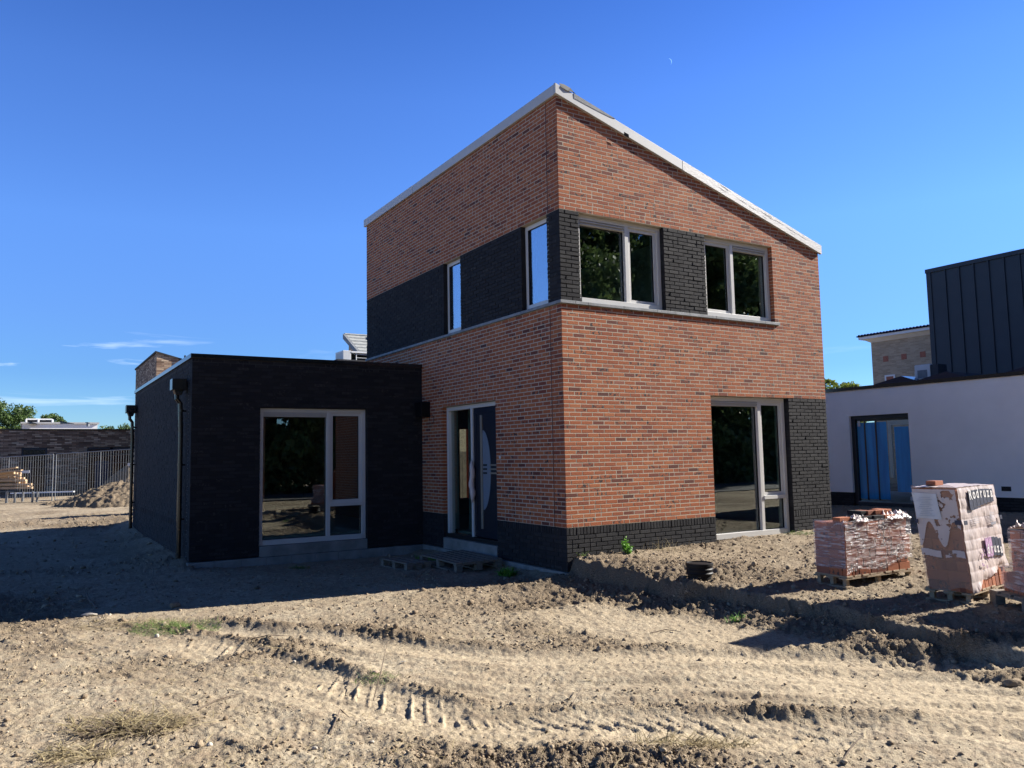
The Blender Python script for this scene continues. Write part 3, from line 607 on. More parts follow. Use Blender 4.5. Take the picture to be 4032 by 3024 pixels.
mu = wt.nodes.new('ShaderNodeMath'); mu.operation = 'MULTIPLY'; wt.links.new(ma.outputs[0], mu.inputs[0]); wt.links.new(el.outputs[0], mu.inputs[1])
mx = wt.nodes.new('ShaderNodeMix'); mx.data_type = 'RGBA'; wt.links.new(mu.outputs[0], mx.inputs[0]); wt.links.new(hs.outputs[0], mx.inputs[6]); mx.inputs[7].default_value = (9.5,10.5,12,1)
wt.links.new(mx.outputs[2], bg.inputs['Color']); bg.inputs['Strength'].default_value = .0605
scn.view_settings.view_transform = 'Standard'; scn.view_settings.look = 'None'; scn.view_settings.gamma = 1; scn.view_settings.exposure = 1.4

# ------------------------------------------------------------------ vegetation helpers
def leaf_quads(C, size, rg, flat=0.):
    n = len(C); a = rg.normal(size=(n,3)); a /= np.linalg.norm(a, axis=1)[:,None]; b = rg.normal(size=(n,3)); b -= (b*a).sum(1)[:,None]*a; b /= np.linalg.norm(b, axis=1)[:,None]
    s = size*rg.uniform(.6, 1.3, (n,1)); V = np.stack([C-a*s, C+b*s*.55, C+a*s, C-b*s*.55], 1).reshape(-1,3)
    return V, np.arange(4*n).reshape(-1,4)
def tree(x, y, zb, h, r, seed, label, n=5000, leaf=.16, mat='leaf', group=None, crown_lo=.25, squash=1.0):
    rg = np.random.default_rng(seed); t = thing('tree', (x,y,zb), label, 'tree', group)
    nc = 70; th = rg.uniform(0, 2*math.pi, nc); zz = rg.uniform(-1, 1, nc); q = rg.uniform(.35, 1, nc)**.5
    ch = h*(1-crown_lo)/2; cz = h*crown_lo+ch
    wid = np.sqrt(np.clip(1-zz**2, .05, 1))*(1+.12*zz)
    Cc = np.stack([r*q*wid*np.cos(th), r*q*wid*np.sin(th)*squash, cz+ch*zz*.92], 1)
    cs = r*rg.uniform(.14, .34, nc); k = rg.integers(0, nc, n); d = rg.normal(size=(n,3)); d /= np.linalg.norm(d, axis=1)[:,None]
    P = Cc[k]+d*(cs[k]*rg.uniform(.35, 1.05, n))[:,None]*np.array([1,1,.7])
    V, F = leaf_quads(P, leaf, rg); sh = rg.uniform(0, 1, nc)[k]*.55+rg.uniform(0, .45, n)
    o = np_mesh('crown', V, F, M[mat], {'ra': ('FACE', sh)}); o.parent = t
    b = MB(); b.tube([(0,0,-.3),(r*.03,0,h*.2),(0,r*.03,h*.5),(0,0,h*.8)], [h*.028,h*.022,h*.014,h*.004], 8)
    for i in range(9):
        c = Cc[rg.integers(0, nc)]; z0 = h*rg.uniform(.2, .55); b.tube([(0,0,z0), (c[0]*.5,c[1]*.5,(z0+c[2])/2+.1), tuple(c)], [h*.010,h*.006,h*.002], 5)
    b.build('trunk', M['bark'], t, local=True); return t
def ppos(px, py, dep):
    """world point seen at full-resolution photo pixel at a given depth (used only to survey positions)"""
    d = FW + RT*(px-2016)/3109.1 - UP*(py-1512)/3109.1; return CAM + d*dep
# trees beyond the houses
for px, pytop, dep, r, sd, lb, n, mt in [
    (30, 1588, 78, 3.6, 1, 'big dark green tree at the far left above the low brown roof', 9000, 'leaf'),
    (92, 1625, 84, 1.7, 2, 'thin grey green tree behind the big one at far left', 3000, 'leaf'),
    (212, 1628, 82, 1.6, 3, 'round green tree right of the rooftop screen', 3500, 'leaf'),
    (462, 1672, 90, 2.1, 4, 'low tree top beside the tall brown house', 3500, 'leaf'),
    (3255, 1490, 52, 1.15, 5, 'narrow tree top touching the edge of the red brick house', 3000, 'leaf_y'),
    (3335, 1506, 56, 1.4, 6, 'yellow green tree top above the white extension', 3000, 'leaf_y')]:
    T = ppos(px, pytop, dep); h = T[2]+.5; tree(T[0], T[1], -.5, h, r, sd, lb, n*2, .12 if dep > 60 else .10, mt, crown_lo=.35)
T = ppos(-15, 1672, 70); tree(T[0], T[1], -.5, T[2]+.5, 1.3, 8, 'small yellow green bush tree at the very left edge', 2500, .12, 'leaf_y', crown_lo=.2)

# ------------------------------------------------------------------ brown brick house behind on the left
def brickshade(name, cols, mort, scale=1., bumpd=.006, w=.22, hgt=.0625):
    t = NT(name); tc = t.node('ShaderNodeTexCoord').outputs['Object']; sx = t.node('ShaderNodeSeparateXYZ'); t.set(sx.inputs[0], tc)
    u = t.math('ADD', sx.outputs[0], sx.outputs[1]); cb = t.node('ShaderNodeCombineXYZ'); t.set(cb.inputs[0], u); t.set(cb.inputs[1], sx.outputs[2])
    b = t.node('ShaderNodeTexBrick', {'Vector': cb.outputs[0], 'Color1': (0,0,0), 'Color2': (1,1,1), 'Mortar': (.5,.5,.5), 'Scale': 1., 'Mortar Size': .007, 'Brick Width': w*scale, 'Row Height': hgt*scale}); b.offset = .37
    c = t.ramp(b.outputs['Color'], cols); n = t.noise(7, 3); c = t.mix(t.math('MULTIPLY', n, .6), c, t.mix(.6, c, (.5,.5,.5), 'MULTIPLY'))
    c = t.mix(b.outputs['Fac'], c, mort); t.p(Base_Color=c, Roughness=.9); t.bs.inputs['Specular IOR Level'].default_value = .2
    t.bump(t.math('SUBTRACT', t.math('MULTIPLY', t.noise(40, 2), .4), b.outputs['Fac']), bumpd); return t.mat
BC = [(0,(.15,.095,.065)), (.35,(.27,.175,.12)), (.65,(.39,.27,.185)), (.88,(.52,.38,.26)), (1,(.62,.48,.34))]
M['bs_brown'] = brickshade('long_brown_brick', BC, (.09,.075,.06), 1.0, .01, .34, .085)
M['bs_beige'] = brickshade('beige_brick', [(0,(.36,.27,.18)), (1,(.52,.40,.28))], (.42,.35,.26))
M['bs_black'] = brickshade('dark_plinth_brick', [(0,(.018,.018,.020)), (1,(.04,.04,.04))], (.015,.015,.015))
BH = thing('brown_brick_house', (-1.45,32,-.5), 'tall brown brick house with sloping roof and long low wing, behind the black extension', 'house')
bx, by, bw = -1.45, 32.0, 6.1
t = MB(); t.prism([(bx,by,-.6),(bx+bw,by,-.6),(bx+bw,by,4.75),(bx,by,6.38)], (0,8.4,0)); t.build('wall', M['bs_brown'], BH)
t = MB(); t.prism([(bx-.06,by-.05,6.38),(bx+bw,by-.05,4.75),(bx+bw,by-.05,4.83),(bx-.06,by-.05,6.46)], (0,8.5,0)); t.box(bx+1.25,by-.12,6.06,bx+1.32,by+.0,6.30); t.build('roof', M['roofing'], BH)
t = MB(); t.box(bx-.03,by+5.6,3.3,bx+.02,by+8.0,4.75); t.box(bx-.031,by+5.2,3.25,bx-.0,by+5.6,4.8); t.build('window', M['frame'], BH)
t = MB(); t.box(bx-.035,by+5.95,3.45,bx-.031,by+6.6,4.7); t.build('window_glass', M['glass'], BH)
wy = 38.6; wt_ = 2.84
pxX = lambda px: float((ppos(px,1800,1)-CAM)[0]/(ppos(px,1800,1)-CAM)[1]*(wy-CAM[1])+CAM[0])
pxZ = lambda px, py: float((ppos(px,py,1)-CAM)[2]/(ppos(px,py,1)-CAM)[1]*(wy-CAM[1])+CAM[2])
d0, d1, d2, d3 = pxX(83), pxX(185), pxX(342), pxX(532); dz = pxZ(83,1763)
t = MB()
for x0, x1, z0, z1 in [(-16, d0, -.9, wt_), (d0, d1, dz, wt_), (d1, d2, -.9, wt_), (d2, d3+2, dz, wt_)]: t.box(x0, wy, z0, x1, wy+.3, z1)
t.build('extension_wall', M['bs_brown'], BH)
t = MB(); t.box(-16.1, wy-.03, wt_, d3+2, wy+9, wt_+.07); t.build('flat_roof_trim', M['black_trim'], BH)
t = MB(); t.box(-16, wy+.31, -.9, d3+2, wy+4, -.6); t.box(-16, wy+3.6, -.6, d3+2, wy+3.9, wt_-.02); t.build('inner_wall', M['plaster_in'], BH)
t = MB()
for a_, b_ in ((d0, d1), (d2, d3)):
    f = MB(); q = .09
    for p0, p1 in ((a_, a_+q), (b_-q, b_)) + (((( a_+b_)/2-q*.7, (a_+b_)/2+q*.7),) if b_-a_ > 2 else ()): f.box(p0, wy+.05, -.7, p1, wy+.15, dz)
    f.box(a_+q, wy+.05, dz-.12, b_-q, wy+.15, dz); f.box(a_+q, wy+.05, dz-.42, b_-q, wy+.13, dz-.36)
    fo = f.build('door', M['clad'], BH)
    f = MB(); f.box(a_+q, wy+.09, -.7, b_-q, wy+.10, dz-.12); f.build('glass', M['black_trim'], fo)
    f = MB(); f.box(a_+q+.3, wy+.083, -.6, (a_+b_)/2-.1, wy+.088, dz-.75); f.build('blue_foil', M['ink'], fo)
# white building and roof things beyond
A = ppos(88,1668,60); zt = A[2]; rdx = ppos(384,1671,1)-CAM; xe = CAM[0]+rdx[0]/rdx[1]*(A[1]-CAM[1])
WH = thing('white_building', (A[0],A[1],-.5), 'low white rendered building with flat roof beyond the brown wing', 'building'); nn = np.array([0,1.,0])
t = MB(); t.box(A[0], A[1], -.6, xe, A[1]+16, zt); t.build('wall', M['white'], WH)
t = MB(); t.box(A[0]-.12, A[1]-.12, zt+.001, xe+.12, A[1]+16.2, zt+.12); t.build('flat_roof', M['trim'], WH)
A2 = ppos(103,1646,61); B2 = ppos(190,1644,61); e2 = np.array([B2[0]-A2[0]+.3, 0, 0]); A2 = A2-[0,0,.1]
t = thing('rooftop_screen', (A2[0],A2[1],zt), 'dark twin-panel rooftop screen with white posts on the white building', 'screen')
w = MB(); w.prism([A2+[0,0,-.6], A2+e2+[0,0,-.6], A2+e2, A2], nn*.1); w.build('panel', M['bs_black'], t)
w = MB()
for f in (0,.46,1): w.tube([A2+e2*f-nn*.06+[0,0,-.6], A2+e2*f-nn*.06], .08, 6)
w.tube([A2-nn*.06, A2+e2-nn*.06], .06, 6); w.build('frame', M['white'], t)
for (a_, b_, z_, lb) in ((116,147,1659,'tilted solar panel in front of the rooftop screen'), (238,292,1657,'tilted solar panel right of the rooftop screen')):
    a3 = ppos(a_,z_,59.5); b3 = ppos(b_,1668,59.5); w = MB(); w.prism([a3, b3, b3-[0,0,.05], a3-[0,0,.08]], nn*1.2); w.prism([a3, b3, a3+[0,0,b3[2]-a3[2]]], nn*1.15); q = w.build('solar_panel', M['solar']); tag(q, lb, 'solar panel')
a3 = ppos(347,1668,59); w = MB(); w.tube([a3-[0,0,.2], a3+[0,0,.05]], .12, 8); w.tube([a3+[0,0,.05], a3+[0,0,.1]], .2, 8); tag(w.build('roof_vent', M['galv']), 'small round vent on the white flat roof', 'vent')

# ------------------------------------------------------------------ tiled house peeping over the black extension
TS = 45/32; rp = ppos(1350,1317,45); gxx = rp[0]; ry = rp[1]; rz = rp[2]; ev = 1.67*1.9; ez = rz - .917*1.9/1.67*1.67
TH = thing('tiled_roof_house', (gxx,ry,-.5), 'house with grey tiled roof and solar panels seen over the black extension', 'house')
slope = (6.08-5.163)/(20.98-19.313)
t = MB(); yd = 4.2*TS; t.prism([(gxx+.35,ry,rz-.12),(gxx+.35,ry-yd,rz-.12-yd*slope),(gxx+.35,ry-yd,-.6),(gxx+.35,ry,-.6)], (8,0,0)); t.build('wall', M['bs_beige'], TH)
t = MB(); nrow = 14
for i in range(nrow):
    ya, yb = ry-yd*1.05*i/nrow, ry-yd*1.05*(i+1)/nrow; za, zb = rz-(ry-ya)*slope, rz-(ry-yb)*slope
    t.prism([(gxx+.12,ya,za+.0),(gxx+.12,yb-.02,zb+.05),(gxx+.12,yb-.02,zb+.0),(gxx+.12,ya,za-.05)], (8.4,0,0))
t.tube([(gxx+.1,ry,rz+.02),(gxx+8.5,ry,rz+.02)], .07, 8)
t.build('roof', M['tile'], TH)
t = MB(); t.prism([(gxx,ry,rz+.04),(gxx,ry-yd*1.06,rz-yd*1.06*slope+.04),(gxx,ry-yd*1.06,rz-yd*1.06*slope-.18),(gxx,ry,rz-.25)], (.15,0,0)); t.build('bargeboard', M['stone'], TH)
for i in range(3):
    for j in range(2):
        ya = ry-.3-j*2.33; yb = ya-2.27; x0 = gxx+1.34+i*1.47; t = MB()
        t.prism([(x0,ya,rz-(ry-ya)*slope+.14),(x0,yb,rz-(ry-yb)*slope+.14),(x0,yb,rz-(ry-yb)*slope+.09),(x0,ya,rz-(ry-ya)*slope+.09)], (1.42,0,0)); t.build('solar_panel', M['solar'], TH)
# air conditioner and rack standing on the terrace of that house, near the eave
ap = ppos(1352,1424,40); 
K = 40/28
T2 = thing('garage', (ap[0],ap[1],-.5), 'flat roofed wing mostly hidden behind the black extension', 'house wing'); gz = float(ap[2])-.02
t = MB(); t.box(ap[0]-.6, ap[1]-1, -.6, ap[0]+4, ap[1]+1.5, gz-.1); t.build('wall', M['bs_beige'], T2); t = MB(); t.box(ap[0]-.7, ap[1]-1.1, gz-.1, ap[0]+4, ap[1]+1.6, gz); t.build('flat_roof', M['roofing'], T2)
ACU = thing('air_conditioner', (ap[0],ap[1],gz), 'grey white air conditioner unit peeping over the black extension roof', 'air conditioner')
t = MB(); t.box(ap[0]-.17*K, ap[1]-.45*K, gz, ap[0]+.12*K, ap[1]+.35*K, gz+.36*K); t.build('casing', M['ac_white'], ACU, bevel=.015)
t = MB(); t.box(ap[0]-.176*K, ap[1]-.36*K, gz+.05*K, ap[0]-.171*K, ap[1]+.26*K, gz+.30*K); t.build('side_panel', M['film_trim'], ACU)
t = MB(); t.box(ap[0]+.14*K, ap[1]-.46*K, gz+.29*K, ap[0]+2.6*K, ap[1]+.35*K, gz+.345*K); rk = t.build('terrace_canopy', M['white']); tag(rk, 'thin white canopy strip over the dark rack beside the air conditioner', 'canopy')
t = MB(); t.box(ap[0]+.18*K, ap[1]-.05*K, gz, ap[0]+2.6*K, ap[1]+.3*K, gz+.285*K); tag(t.build('storage_rack', M['roofing']), 'dark slatted unit under the thin white canopy', 'rack')
t = MB()
for i in range(6): t.tube([(ap[0]+(.32+i*.42)*K, ap[1]-.42*K, gz), (ap[0]+(.32+i*.42)*K, ap[1]-.42*K, gz+.29*K)], .02, 6)
for z in (.12,.24): t.tube([(ap[0]+.3*K, ap[1]-.42*K, gz+z*K), (ap[0]+2.5*K, ap[1]-.42*K, gz+z*K)], .013, 6)
tag(t.build('railing', M['white']), 'thin pale wire railing in front of the dark rack', 'railing')

# ------------------------------------------------------------------ white neighbour on the right
NXX = 11.5; zt = 2.60
NB = thing('white_house', (NXX,2,-.5), 'white rendered flat roofed house with a dark metal clad upper floor', 'house')
wy0, wy1, wz0, wz1 = 1.747, 3.375, -.30, 1.93
t = MB()
for y0, y1, z0, z1 in [(-5, wy0, -.04, zt), (wy0, wy1, wz1, zt), (wy1, 12, -.04, zt)]: t.box(NXX, y0, z0, NXX+.3, y1, z1)
t.build('wall', M['stucco'], NB)
t = MB(); t.box(NXX+.02, -5, -.9, NXX+.3, wy0, -.045); t.box(NXX+.02, wy1, -.9, NXX+.3, 12, -.045); t.build('dark_plinth', M['bs_black'], NB)
t = MB(); t.box(NXX-.04, -5.05, zt, NXX+.35, 12.05, zt+.085); t.build('flat_roof_trim', M['black_trim'], NB); t = MB(); t.box(NXX+.351, -5, zt-.2, NXX+7, 12, zt-.02); t.build('flat_roof', M['roofing'], NB)
t = MB(); q = .11; t.box(NXX+.08, wy0, wz0-.05, NXX+.18, wy0+.05, wz1); t.box(NXX+.08, wy1-q, wz0-.05, NXX+.18, wy1, wz1); t.box(NXX+.08, wy0+.05, wz1-.09, NXX+.18, wy1-q, wz1); t.box(NXX+.06, wy0+.05, wz0-.08, NXX+.2, wy1-q, wz0+.02)
sd = t.build('sliding_door', M['clad'], NB)
t = MB(); t.box(NXX+.05, wy0+.02, wz0+.021, NXX+.13, wy1-q, wz0+.045); t.build('threshold', M['galv'], sd)
t = MB(); t.box(NXX+.125, wy0+.05, wz0+.05, NXX+.133, wy1-q, wz1-.09); t.build('pane', glassmat('clear_door_glass', (.93,.96,.95), mult=.7, base=.0), sd)
t = MB(); t.box(NXX+.119, wy0+.06, wz0+.10, NXX+.124, wy0+.15, wz0+.20); t.build('sticker', M['paper'], sd); t = MB(); t.box(NXX+.119, wy1-q-.12, wz1-.27, NXX+.124, wy1-q-.05, wz1-.13); t.build('sticker', M['paper'], sd)
t = MB(); t.box(NXX+.31, -4.9, -.5, NXX+6, 11.9, -.32); t.box(NXX+.31, .2, -.3, NXX+4.2, .35, zt-.22); t.build('interior', M['white_in'], NB)
# blue foil covered panels inside, with dark posts
ix = NXX+.165
for k in range(3):
    y0 = 2.44+k*.31; t = MB(); t.box(ix, y0, wz0+.10, ix+.004, y0+.275, wz1-.18); t.build('blue_foil_panel', M['blue_foil'], NB)
    t = MB(); t.box(ix-.02, y0+.275, wz0+.08, ix+.02, y0+.31, wz1-.1); t.build('dark_post', M['clad'], NB)
t = MB(); t.box(ix+.002, 1.86, wz0+.30, ix+.006, 2.24, wz1-.32); t.build('blue_foil_panel', M['blue_foil'], NB)
t = MB(); t.box(ix-.015, 1.83, wz1-.15, ix+.04, 3.5, wz1); t.build('dark_post', M['clad'], NB)
t = MB(); t.box(ix-.02, 2.30, .35, ix+.03, 2.40, wz1-.16); t.box(ix-.02, 1.83, wz1-.27, ix+.03, 2.30, wz1-.16); t.build('white_inner_frame', M['white_in'], NB)
t = MB(); t.box(NXX-.008, -.50, .10, NXX-.001, -.30, .20); t.build('air_grille', M['rubber'], NB)
# clad upper volume
CX = 18.6; cy1 = 5.15; zc = 6.86
t = MB(); t.box(CX, -3, -.6, CX+8, cy1, zc-.01); t.build('upper_wall', M['clad'], NB)
t = MB(); t.box(CX-.05, -3.05, zc-.01, CX+8, cy1+.05, zc+.12); t.box(CX-.03, cy1-.12, zt, CX-.001, cy1+.03, zc-.01); t.build('upper_roof_trim', M['clad'], NB)
t = MB(); y = cy1-.60
while y > -3: t.box(CX-.04, y-.014, zt, CX-.001, y+.014, zc-.01); y -= .455
t.build('standing_seams', M['clad'], NB)
ac = thing('air_conditioner', (12.6,1.9,zt-.02), 'white and dark air conditioner unit on the white house roof', 'air conditioner')
t = MB(); t.box(12.35,1.62,zt+.10,12.75,2.03,zt+.56); t.build('casing', M['ac_white'], ac, bevel=.02)
t = MB(); t.box(12.351,1.60,zt+.13,12.73,1.619,zt+.53); t.box(12.355,1.42,zt+.10,12.74,1.598,zt+.54); t.build('fan_grille', M['clad'], ac)
t = MB(); t.box(12.37,1.7,zt-.02,12.71,2.0,zt+.10); t.build('foot_frame', M['galv'], ac); t = MB(); t.box(12.342,1.7,zt+.22,12.349,1.95,zt+.42); t.build('type_plate', M['galv'], ac)
for y0, lb in ((2.9,'flat black solar panel low on the white house roof beside the tree tops'), (1.75,'flat black solar panel in front of the air conditioner'), (-.35,'flat black solar panel below the dark metal cladding')):
    t = MB(); z = zt+.02; t.prism([(11.95,y0,z),(11.95,y0-1.15,z),(11.95,y0-1.15,z+.12),(11.95,y0-.75,z+.27),(11.95,y0,z+.12)], (1.6,0,0)); tag(t.build('solar_panel', M['solar']), lb, 'solar panel', 'solar panels on the white house roof')
# beige brick house behind
GX = 25.0; g0, g1 = 5.0, 11.6
GH = thing('beige_brick_house', (GX,9,-.5), 'beige brick house with blue tiled eave behind the white house', 'house')
t = MB(); t.box(GX, g0, -.6, GX+8, g1, 5.78); t.build('wall', M['bs_beige'], GH)
t = MB(); t.prism([(GX-.35,g1+.35,5.98),(GX-.0,g1+.0,5.75),(GX,g0,5.75),(GX-.35,g0,5.98)], (0,0,.03)); t.box(GX-.36, g0, 5.90, GX+8, g1+.36, 6.02); t.build('eave', M['white'], GH)
t = MB(); t.box(GX-.42, g0, 6.021, GX+8, g1+.42, 6.07)
y = g0
while y < g1+.4: t.tube([(GX-.42,y,6.07),(GX+8,y,6.07)], .05, 6); y += .15
t.build('roof', M['bluetile'], GH)
for y in (10.94, 10.10, 9.27):
    t = MB(); t.box(GX-.012, y-.12, 4.84, GX-.001, y+.12, 5.08); t.build('brick_inlay', M['reddish'], GH)
for y in (10.79, 9.42):
    t = MB(); t.box(GX-.03, y-.24, 3.6, GX-.001, y-.17, 4.25); t.box(GX-.03, y+.17, 3.6, GX-.001, y+.24, 4.25); t.box(GX-.03, y-.17, 4.18, GX-.001, y+.17, 4.25); wn = t.build('window', M['white'], GH)
    t = MB(); t.box(GX-.02, y-.17, 3.6, GX-.01, y+.17, 4.18); t.build('pane', M['reddish'], wn)

# ------------------------------------------------------------------ building fence, timber and heaps at the left
def fence_panel(A, B, zlo, zhi, label, mid=True):
    A = np.array(A, float); B = np.array(B, float); t = thing('fence_panel', (A[0],A[1],A[2]), label, 'fence', 'galvanised building fence panels')
    f = MB(); up = np.array([0,0,2.0]); r = .021
    f.tube([A, A+up], r, 8); f.tube([B, B+up], r, 8); f.tube([A+up, B+up], r*.8, 8); f.tube([A+[0,0,.12], B+[0,0,.12]], r*.8, 8)
    if mid: f.tube([(A+B)/2+[0,0,.12], (A+B)/2+up], r*.7, 6)
    f.build('tube_frame', M['galv'], t)
    w = MB(); n = 36
    for i in range(1, n): w.tube([A+(B-A)*i/n+[0,0,.12], A+(B-A)*i/n+up], .0045, 4, cap=False)
    for z in (.45,.8,1.15,1.5,1.8): w.tube([A+[0,0,z], B+[0,0,z]], .004, 4, cap=False)
    w.build('wire_mesh', M['galv'], t); return t
pA = ppos(-135,1990,34.6); pB = ppos(204,1981,32.5); pC = ppos(216,1981,32.3); pD = ppos(575,1966,31)
fence_panel(pA, pB, 0, 0, 'galvanised wire fence panel in front of the timber stack, at left'); fence_panel(pC, pD, 0, 0, 'galvanised wire fence panel in front of the soil heap')
for A_, lb, px in ((pC,'block at the joint of the two fence panels',0),):
    pass
for px, py, lb, w in ((100,1858,'small white plate hung on the left fence panel',.32),(517,1829,'small white plate hung on the fence by the soil heap',.30)):
    c = ppos(px,py,32.3 if px < 200 else 31.0); t = MB(); q = RT*np.array([1,1,0]); q /= np.linalg.norm(q); t.prism([c-q*w/2-[0,0,.05], c+q*w/2-[0,0,.05], c+q*w/2+[0,0,.06], c-q*w/2+[0,0,.06]], FW*np.array([.01,.01,0])); tag(t.build('sign_plate', M['paper']), lb, 'plate')
# stack of beams, each its own
q = RT*np.array([1,1,0]); q /= np.linalg.norm(q); nv = np.array([-q[1], q[0], 0])
rb = random.Random(5); beams = []
bp = [(58,1862,1),(58,1880,1),(70,1864,1),(84,1862,0),(82,1871,1),(82,1882,1),(97,1883,1),(88,1891,0),(102,1891,1),(105,1893,0),(78,1902,1),(104,1902,1),(80,1907,1),(92,1909,0),(98,1911,1),(118,1907,1),(126,1907,1),(86,1920,1),(103,1920,1),(118,1919,1),(128,1920,1),(112,1912,0),(74,1896,0)]
tb = MB(); tb.prism([np.array([0,-.055,-.05]), np.array([0,.055,-.05]), np.array([0,.055,.05]), np.array([0,-.055,.05])], (-3.2,0,0)); me0 = None
ya = math.atan2(q[1], q[0])
for i, (px, py, hh) in enumerate(bp):
    c = ppos(px, py, 33.6+.12*(i % 4))
    if me0 is None: o = tb.build('timber_beam', M['timber'], local=True, bevel=.004); me0 = o
    else: o = me0.copy(); COL.objects.link(o)
    o.location = c; o.rotation_euler = (0, 0, ya+rb.uniform(-.02,.02)+.03); o.scale = (1, 1, .9)
    tag(o, 'squared timber beam in the untidy pile behind the left fence panel', 'beam', 'timber beams in the pile')
for (x0,y0,x1,y1,lb) in ((-30,1858,63,1843,'long pale board lying on top of the timber pile'), (-30,1866,82,1854,'second long board on the timber pile, just below the top one')):
    a3, b3 = ppos(x0,y0,33.3), ppos(x1,y1,33.3); t = MB(); t.prism([a3,b3,b3+[0,0,.05],a3+[0,0,.05]], nv*.16); tag(t.build('board', M['timber']), lb, 'board')
t = MB(); a3, b3 = ppos(40,1945,33), ppos(290,1938,31.2); t.prism([a3,b3,b3+[0,0,.05],a3+[0,0,.05]], nv*.08); tag(t.build('batten', M['white']), 'long pale batten lying along the foot of the fence', 'batten')
for i, (px, y0, y1) in enumerate([(25,1937,1975),(57,1940,1978),(88,1937,1965),(127,1935,1972),(145,1936,1972)]):
    a3, b3 = ppos(px,y1,31.8), ppos(px+3,y0,31.8); t = MB(); t.tube([a3-[0,0,.1],b3], .045, 10); lb = ['leftmost short galvanised post stub below the timber pile','second short galvanised post stub from the left','middle short galvanised post stub, set a little higher','fourth short galvanised post stub, left of the last one','rightmost short galvanised post stub below the timber pile'][i]
    tag(t.build('post_stub', M['galv']), lb, 'post', 'galvanised post stubs by the fence')
def heap(px, py, dep, rx, ry_, h, label, seed):
    c = ppos(px, py, dep); n = 150; g = np.linspace(-1.25, 1.25, n); X, Y = np.meshgrid(g*rx, g*ry_); rr = np.sqrt((X/rx)**2+(Y/ry_)**2)
    Xw, Yw = X*q[0]-Y*q[1]*1+c[0], X*q[1]+Y*q[0]+c[1]
    Z = h*np.clip(1-rr, 0, None)**.75*(1+.35*fbm(Xw, Yw, .8, 3, seed)) + .10*fbm(Xw, Yw, 3.2, 5, seed+1, .65)*sst(1.25, .8, rr) + .07*fbm(Xw, Yw, 11, 3, seed+2)*sst(1.2,.9,rr) - .35*sst(.9, 1.25, rr)
    V = np.stack([X*q[0]-Y*q[1], X*q[1]+Y*q[0], Z], -1).reshape(-1,3); i = np.arange(n-1)[:,None]*n; j = np.arange(n-1)[None]; F = np.stack([i+j, i+j+1, i+n+j+1, i+n+j], -1).reshape(-1,4)
    o = np_mesh('soil_heap', V, F, M['soil'], {'pale': ('POINT', np.zeros(n*n)), 'rough': ('POINT', np.full(n*n, 1.3))}, smooth=True, loc=(c[0], c[1], Hz(c[0], c[1])-.05)); tag(o, label, 'soil heap'); return o
heap(470, 1945, 28.5, 2.3, 1.5, .90, 'rough heap of dug soil and straw beside the black extension', 90)
heap(560, 1925, 33.5, 2.2, 1.5, 1.75, 'higher soil heap further back beyond the fence panel', 95)
heap(330, 1968, 29.5, 1.7, .9, .35, 'low spill of soil left of the big heap', 99)
# wooden garden fence behind the house, glimpsed through the front door
t = MB()
for i in range(60): t.box(-4+i*.2, 16.0, -.5, -4+i*.2+.185, 16.03, 1.25)
tag(t.build('board_fence', M['fencewood']), 'brown board fence glimpsed through the glass beside the front door', 'fence')

# ------------------------------------------------------------------ pallets and brick packs
def G(x, y): return float(H(np.array([x]), np.array([y]), False))
def pallet(loc, rz, L, W, label, along='x', nb=7, hb=.085, mat='wood', tilt=(0,0), blocks=3):
    """boards run along `along`; origin at the near left bottom corner"""
    t = thing('pallet', loc, label, 'pallet', None, (tilt[0], tilt[1], rz)); rr_ = random.Random(int(abs(loc[0]*1000)))
    bk_ = .025 if mat == 'wood_new' else .05
    span = W if along == 'x' else L; ln_ = L if along == 'x' else W; bw_ = span/nb*.78; ztop = .02+hb+.02
    for i in range(nb):
        c = (i+.5)*span/nb + rr_.uniform(-.006, .006); e0, e1 = rr_.uniform(-.008,.012), rr_.uniform(-.012,.008)
        b = MB()
        if along == 'x': b.box(e0, c-bw_/2, ztop, ln_+e1, c+bw_/2, ztop+.02)
        else: b.box(c-bw_/2, e0, ztop, c+bw_/2, ln_+e1, ztop+.02)
        b.build('top_board', M[mat], t, local=True, bevel=.002)
    for k in range(3):
        b = MB(); c = [.05, ln_/2, ln_-.05][k]
        if along == 'x': b.box(c-.05, 0, .02+hb, c+.05, W, ztop-.001)
        else: b.box(0, c-.05, .02+hb, L, c+.05, ztop-.001)
        b.build('cross_board', M[mat], t, local=True)
        b = MB(); c2 = [.05, span/2, span-.05][k]
        if along == 'x': b.box(0, c2-.05, 0, ln_, c2+.05, .019)
        else: b.box(c2-.05, 0, 0, c2+.05, ln_, .019)
        b.build('bottom_board', M[mat], t, local=True)
        for c3 in [.06, span/2, span-.06]:
            b = MB()
            if along == 'x': b.box(c-bk_, c3-bk_, .02, c+bk_, c3+bk_, .019+hb)
            else: b.box(c3-bk_, c-bk_, .02, c3+bk_, c+bk_, .019+hb)
            b.build('block', M[mat], t, local=True)
    return t
def pbrick(parent, x0, y0, z0, x1, y1, z1, mat='brick_pack', name='brick', rnd=None):
    b = MB(); g = .004; j = lambda: random.uniform(-.003, .003); a, c = random.random(), random.random()
    b.box(x0+g+j(), y0+j(), z0+.001, x1-g, y1, z1-.002, 0, a if rnd is None else rnd, c)
    return b.build(name, M[mat], parent, local=True, bevel=.004)
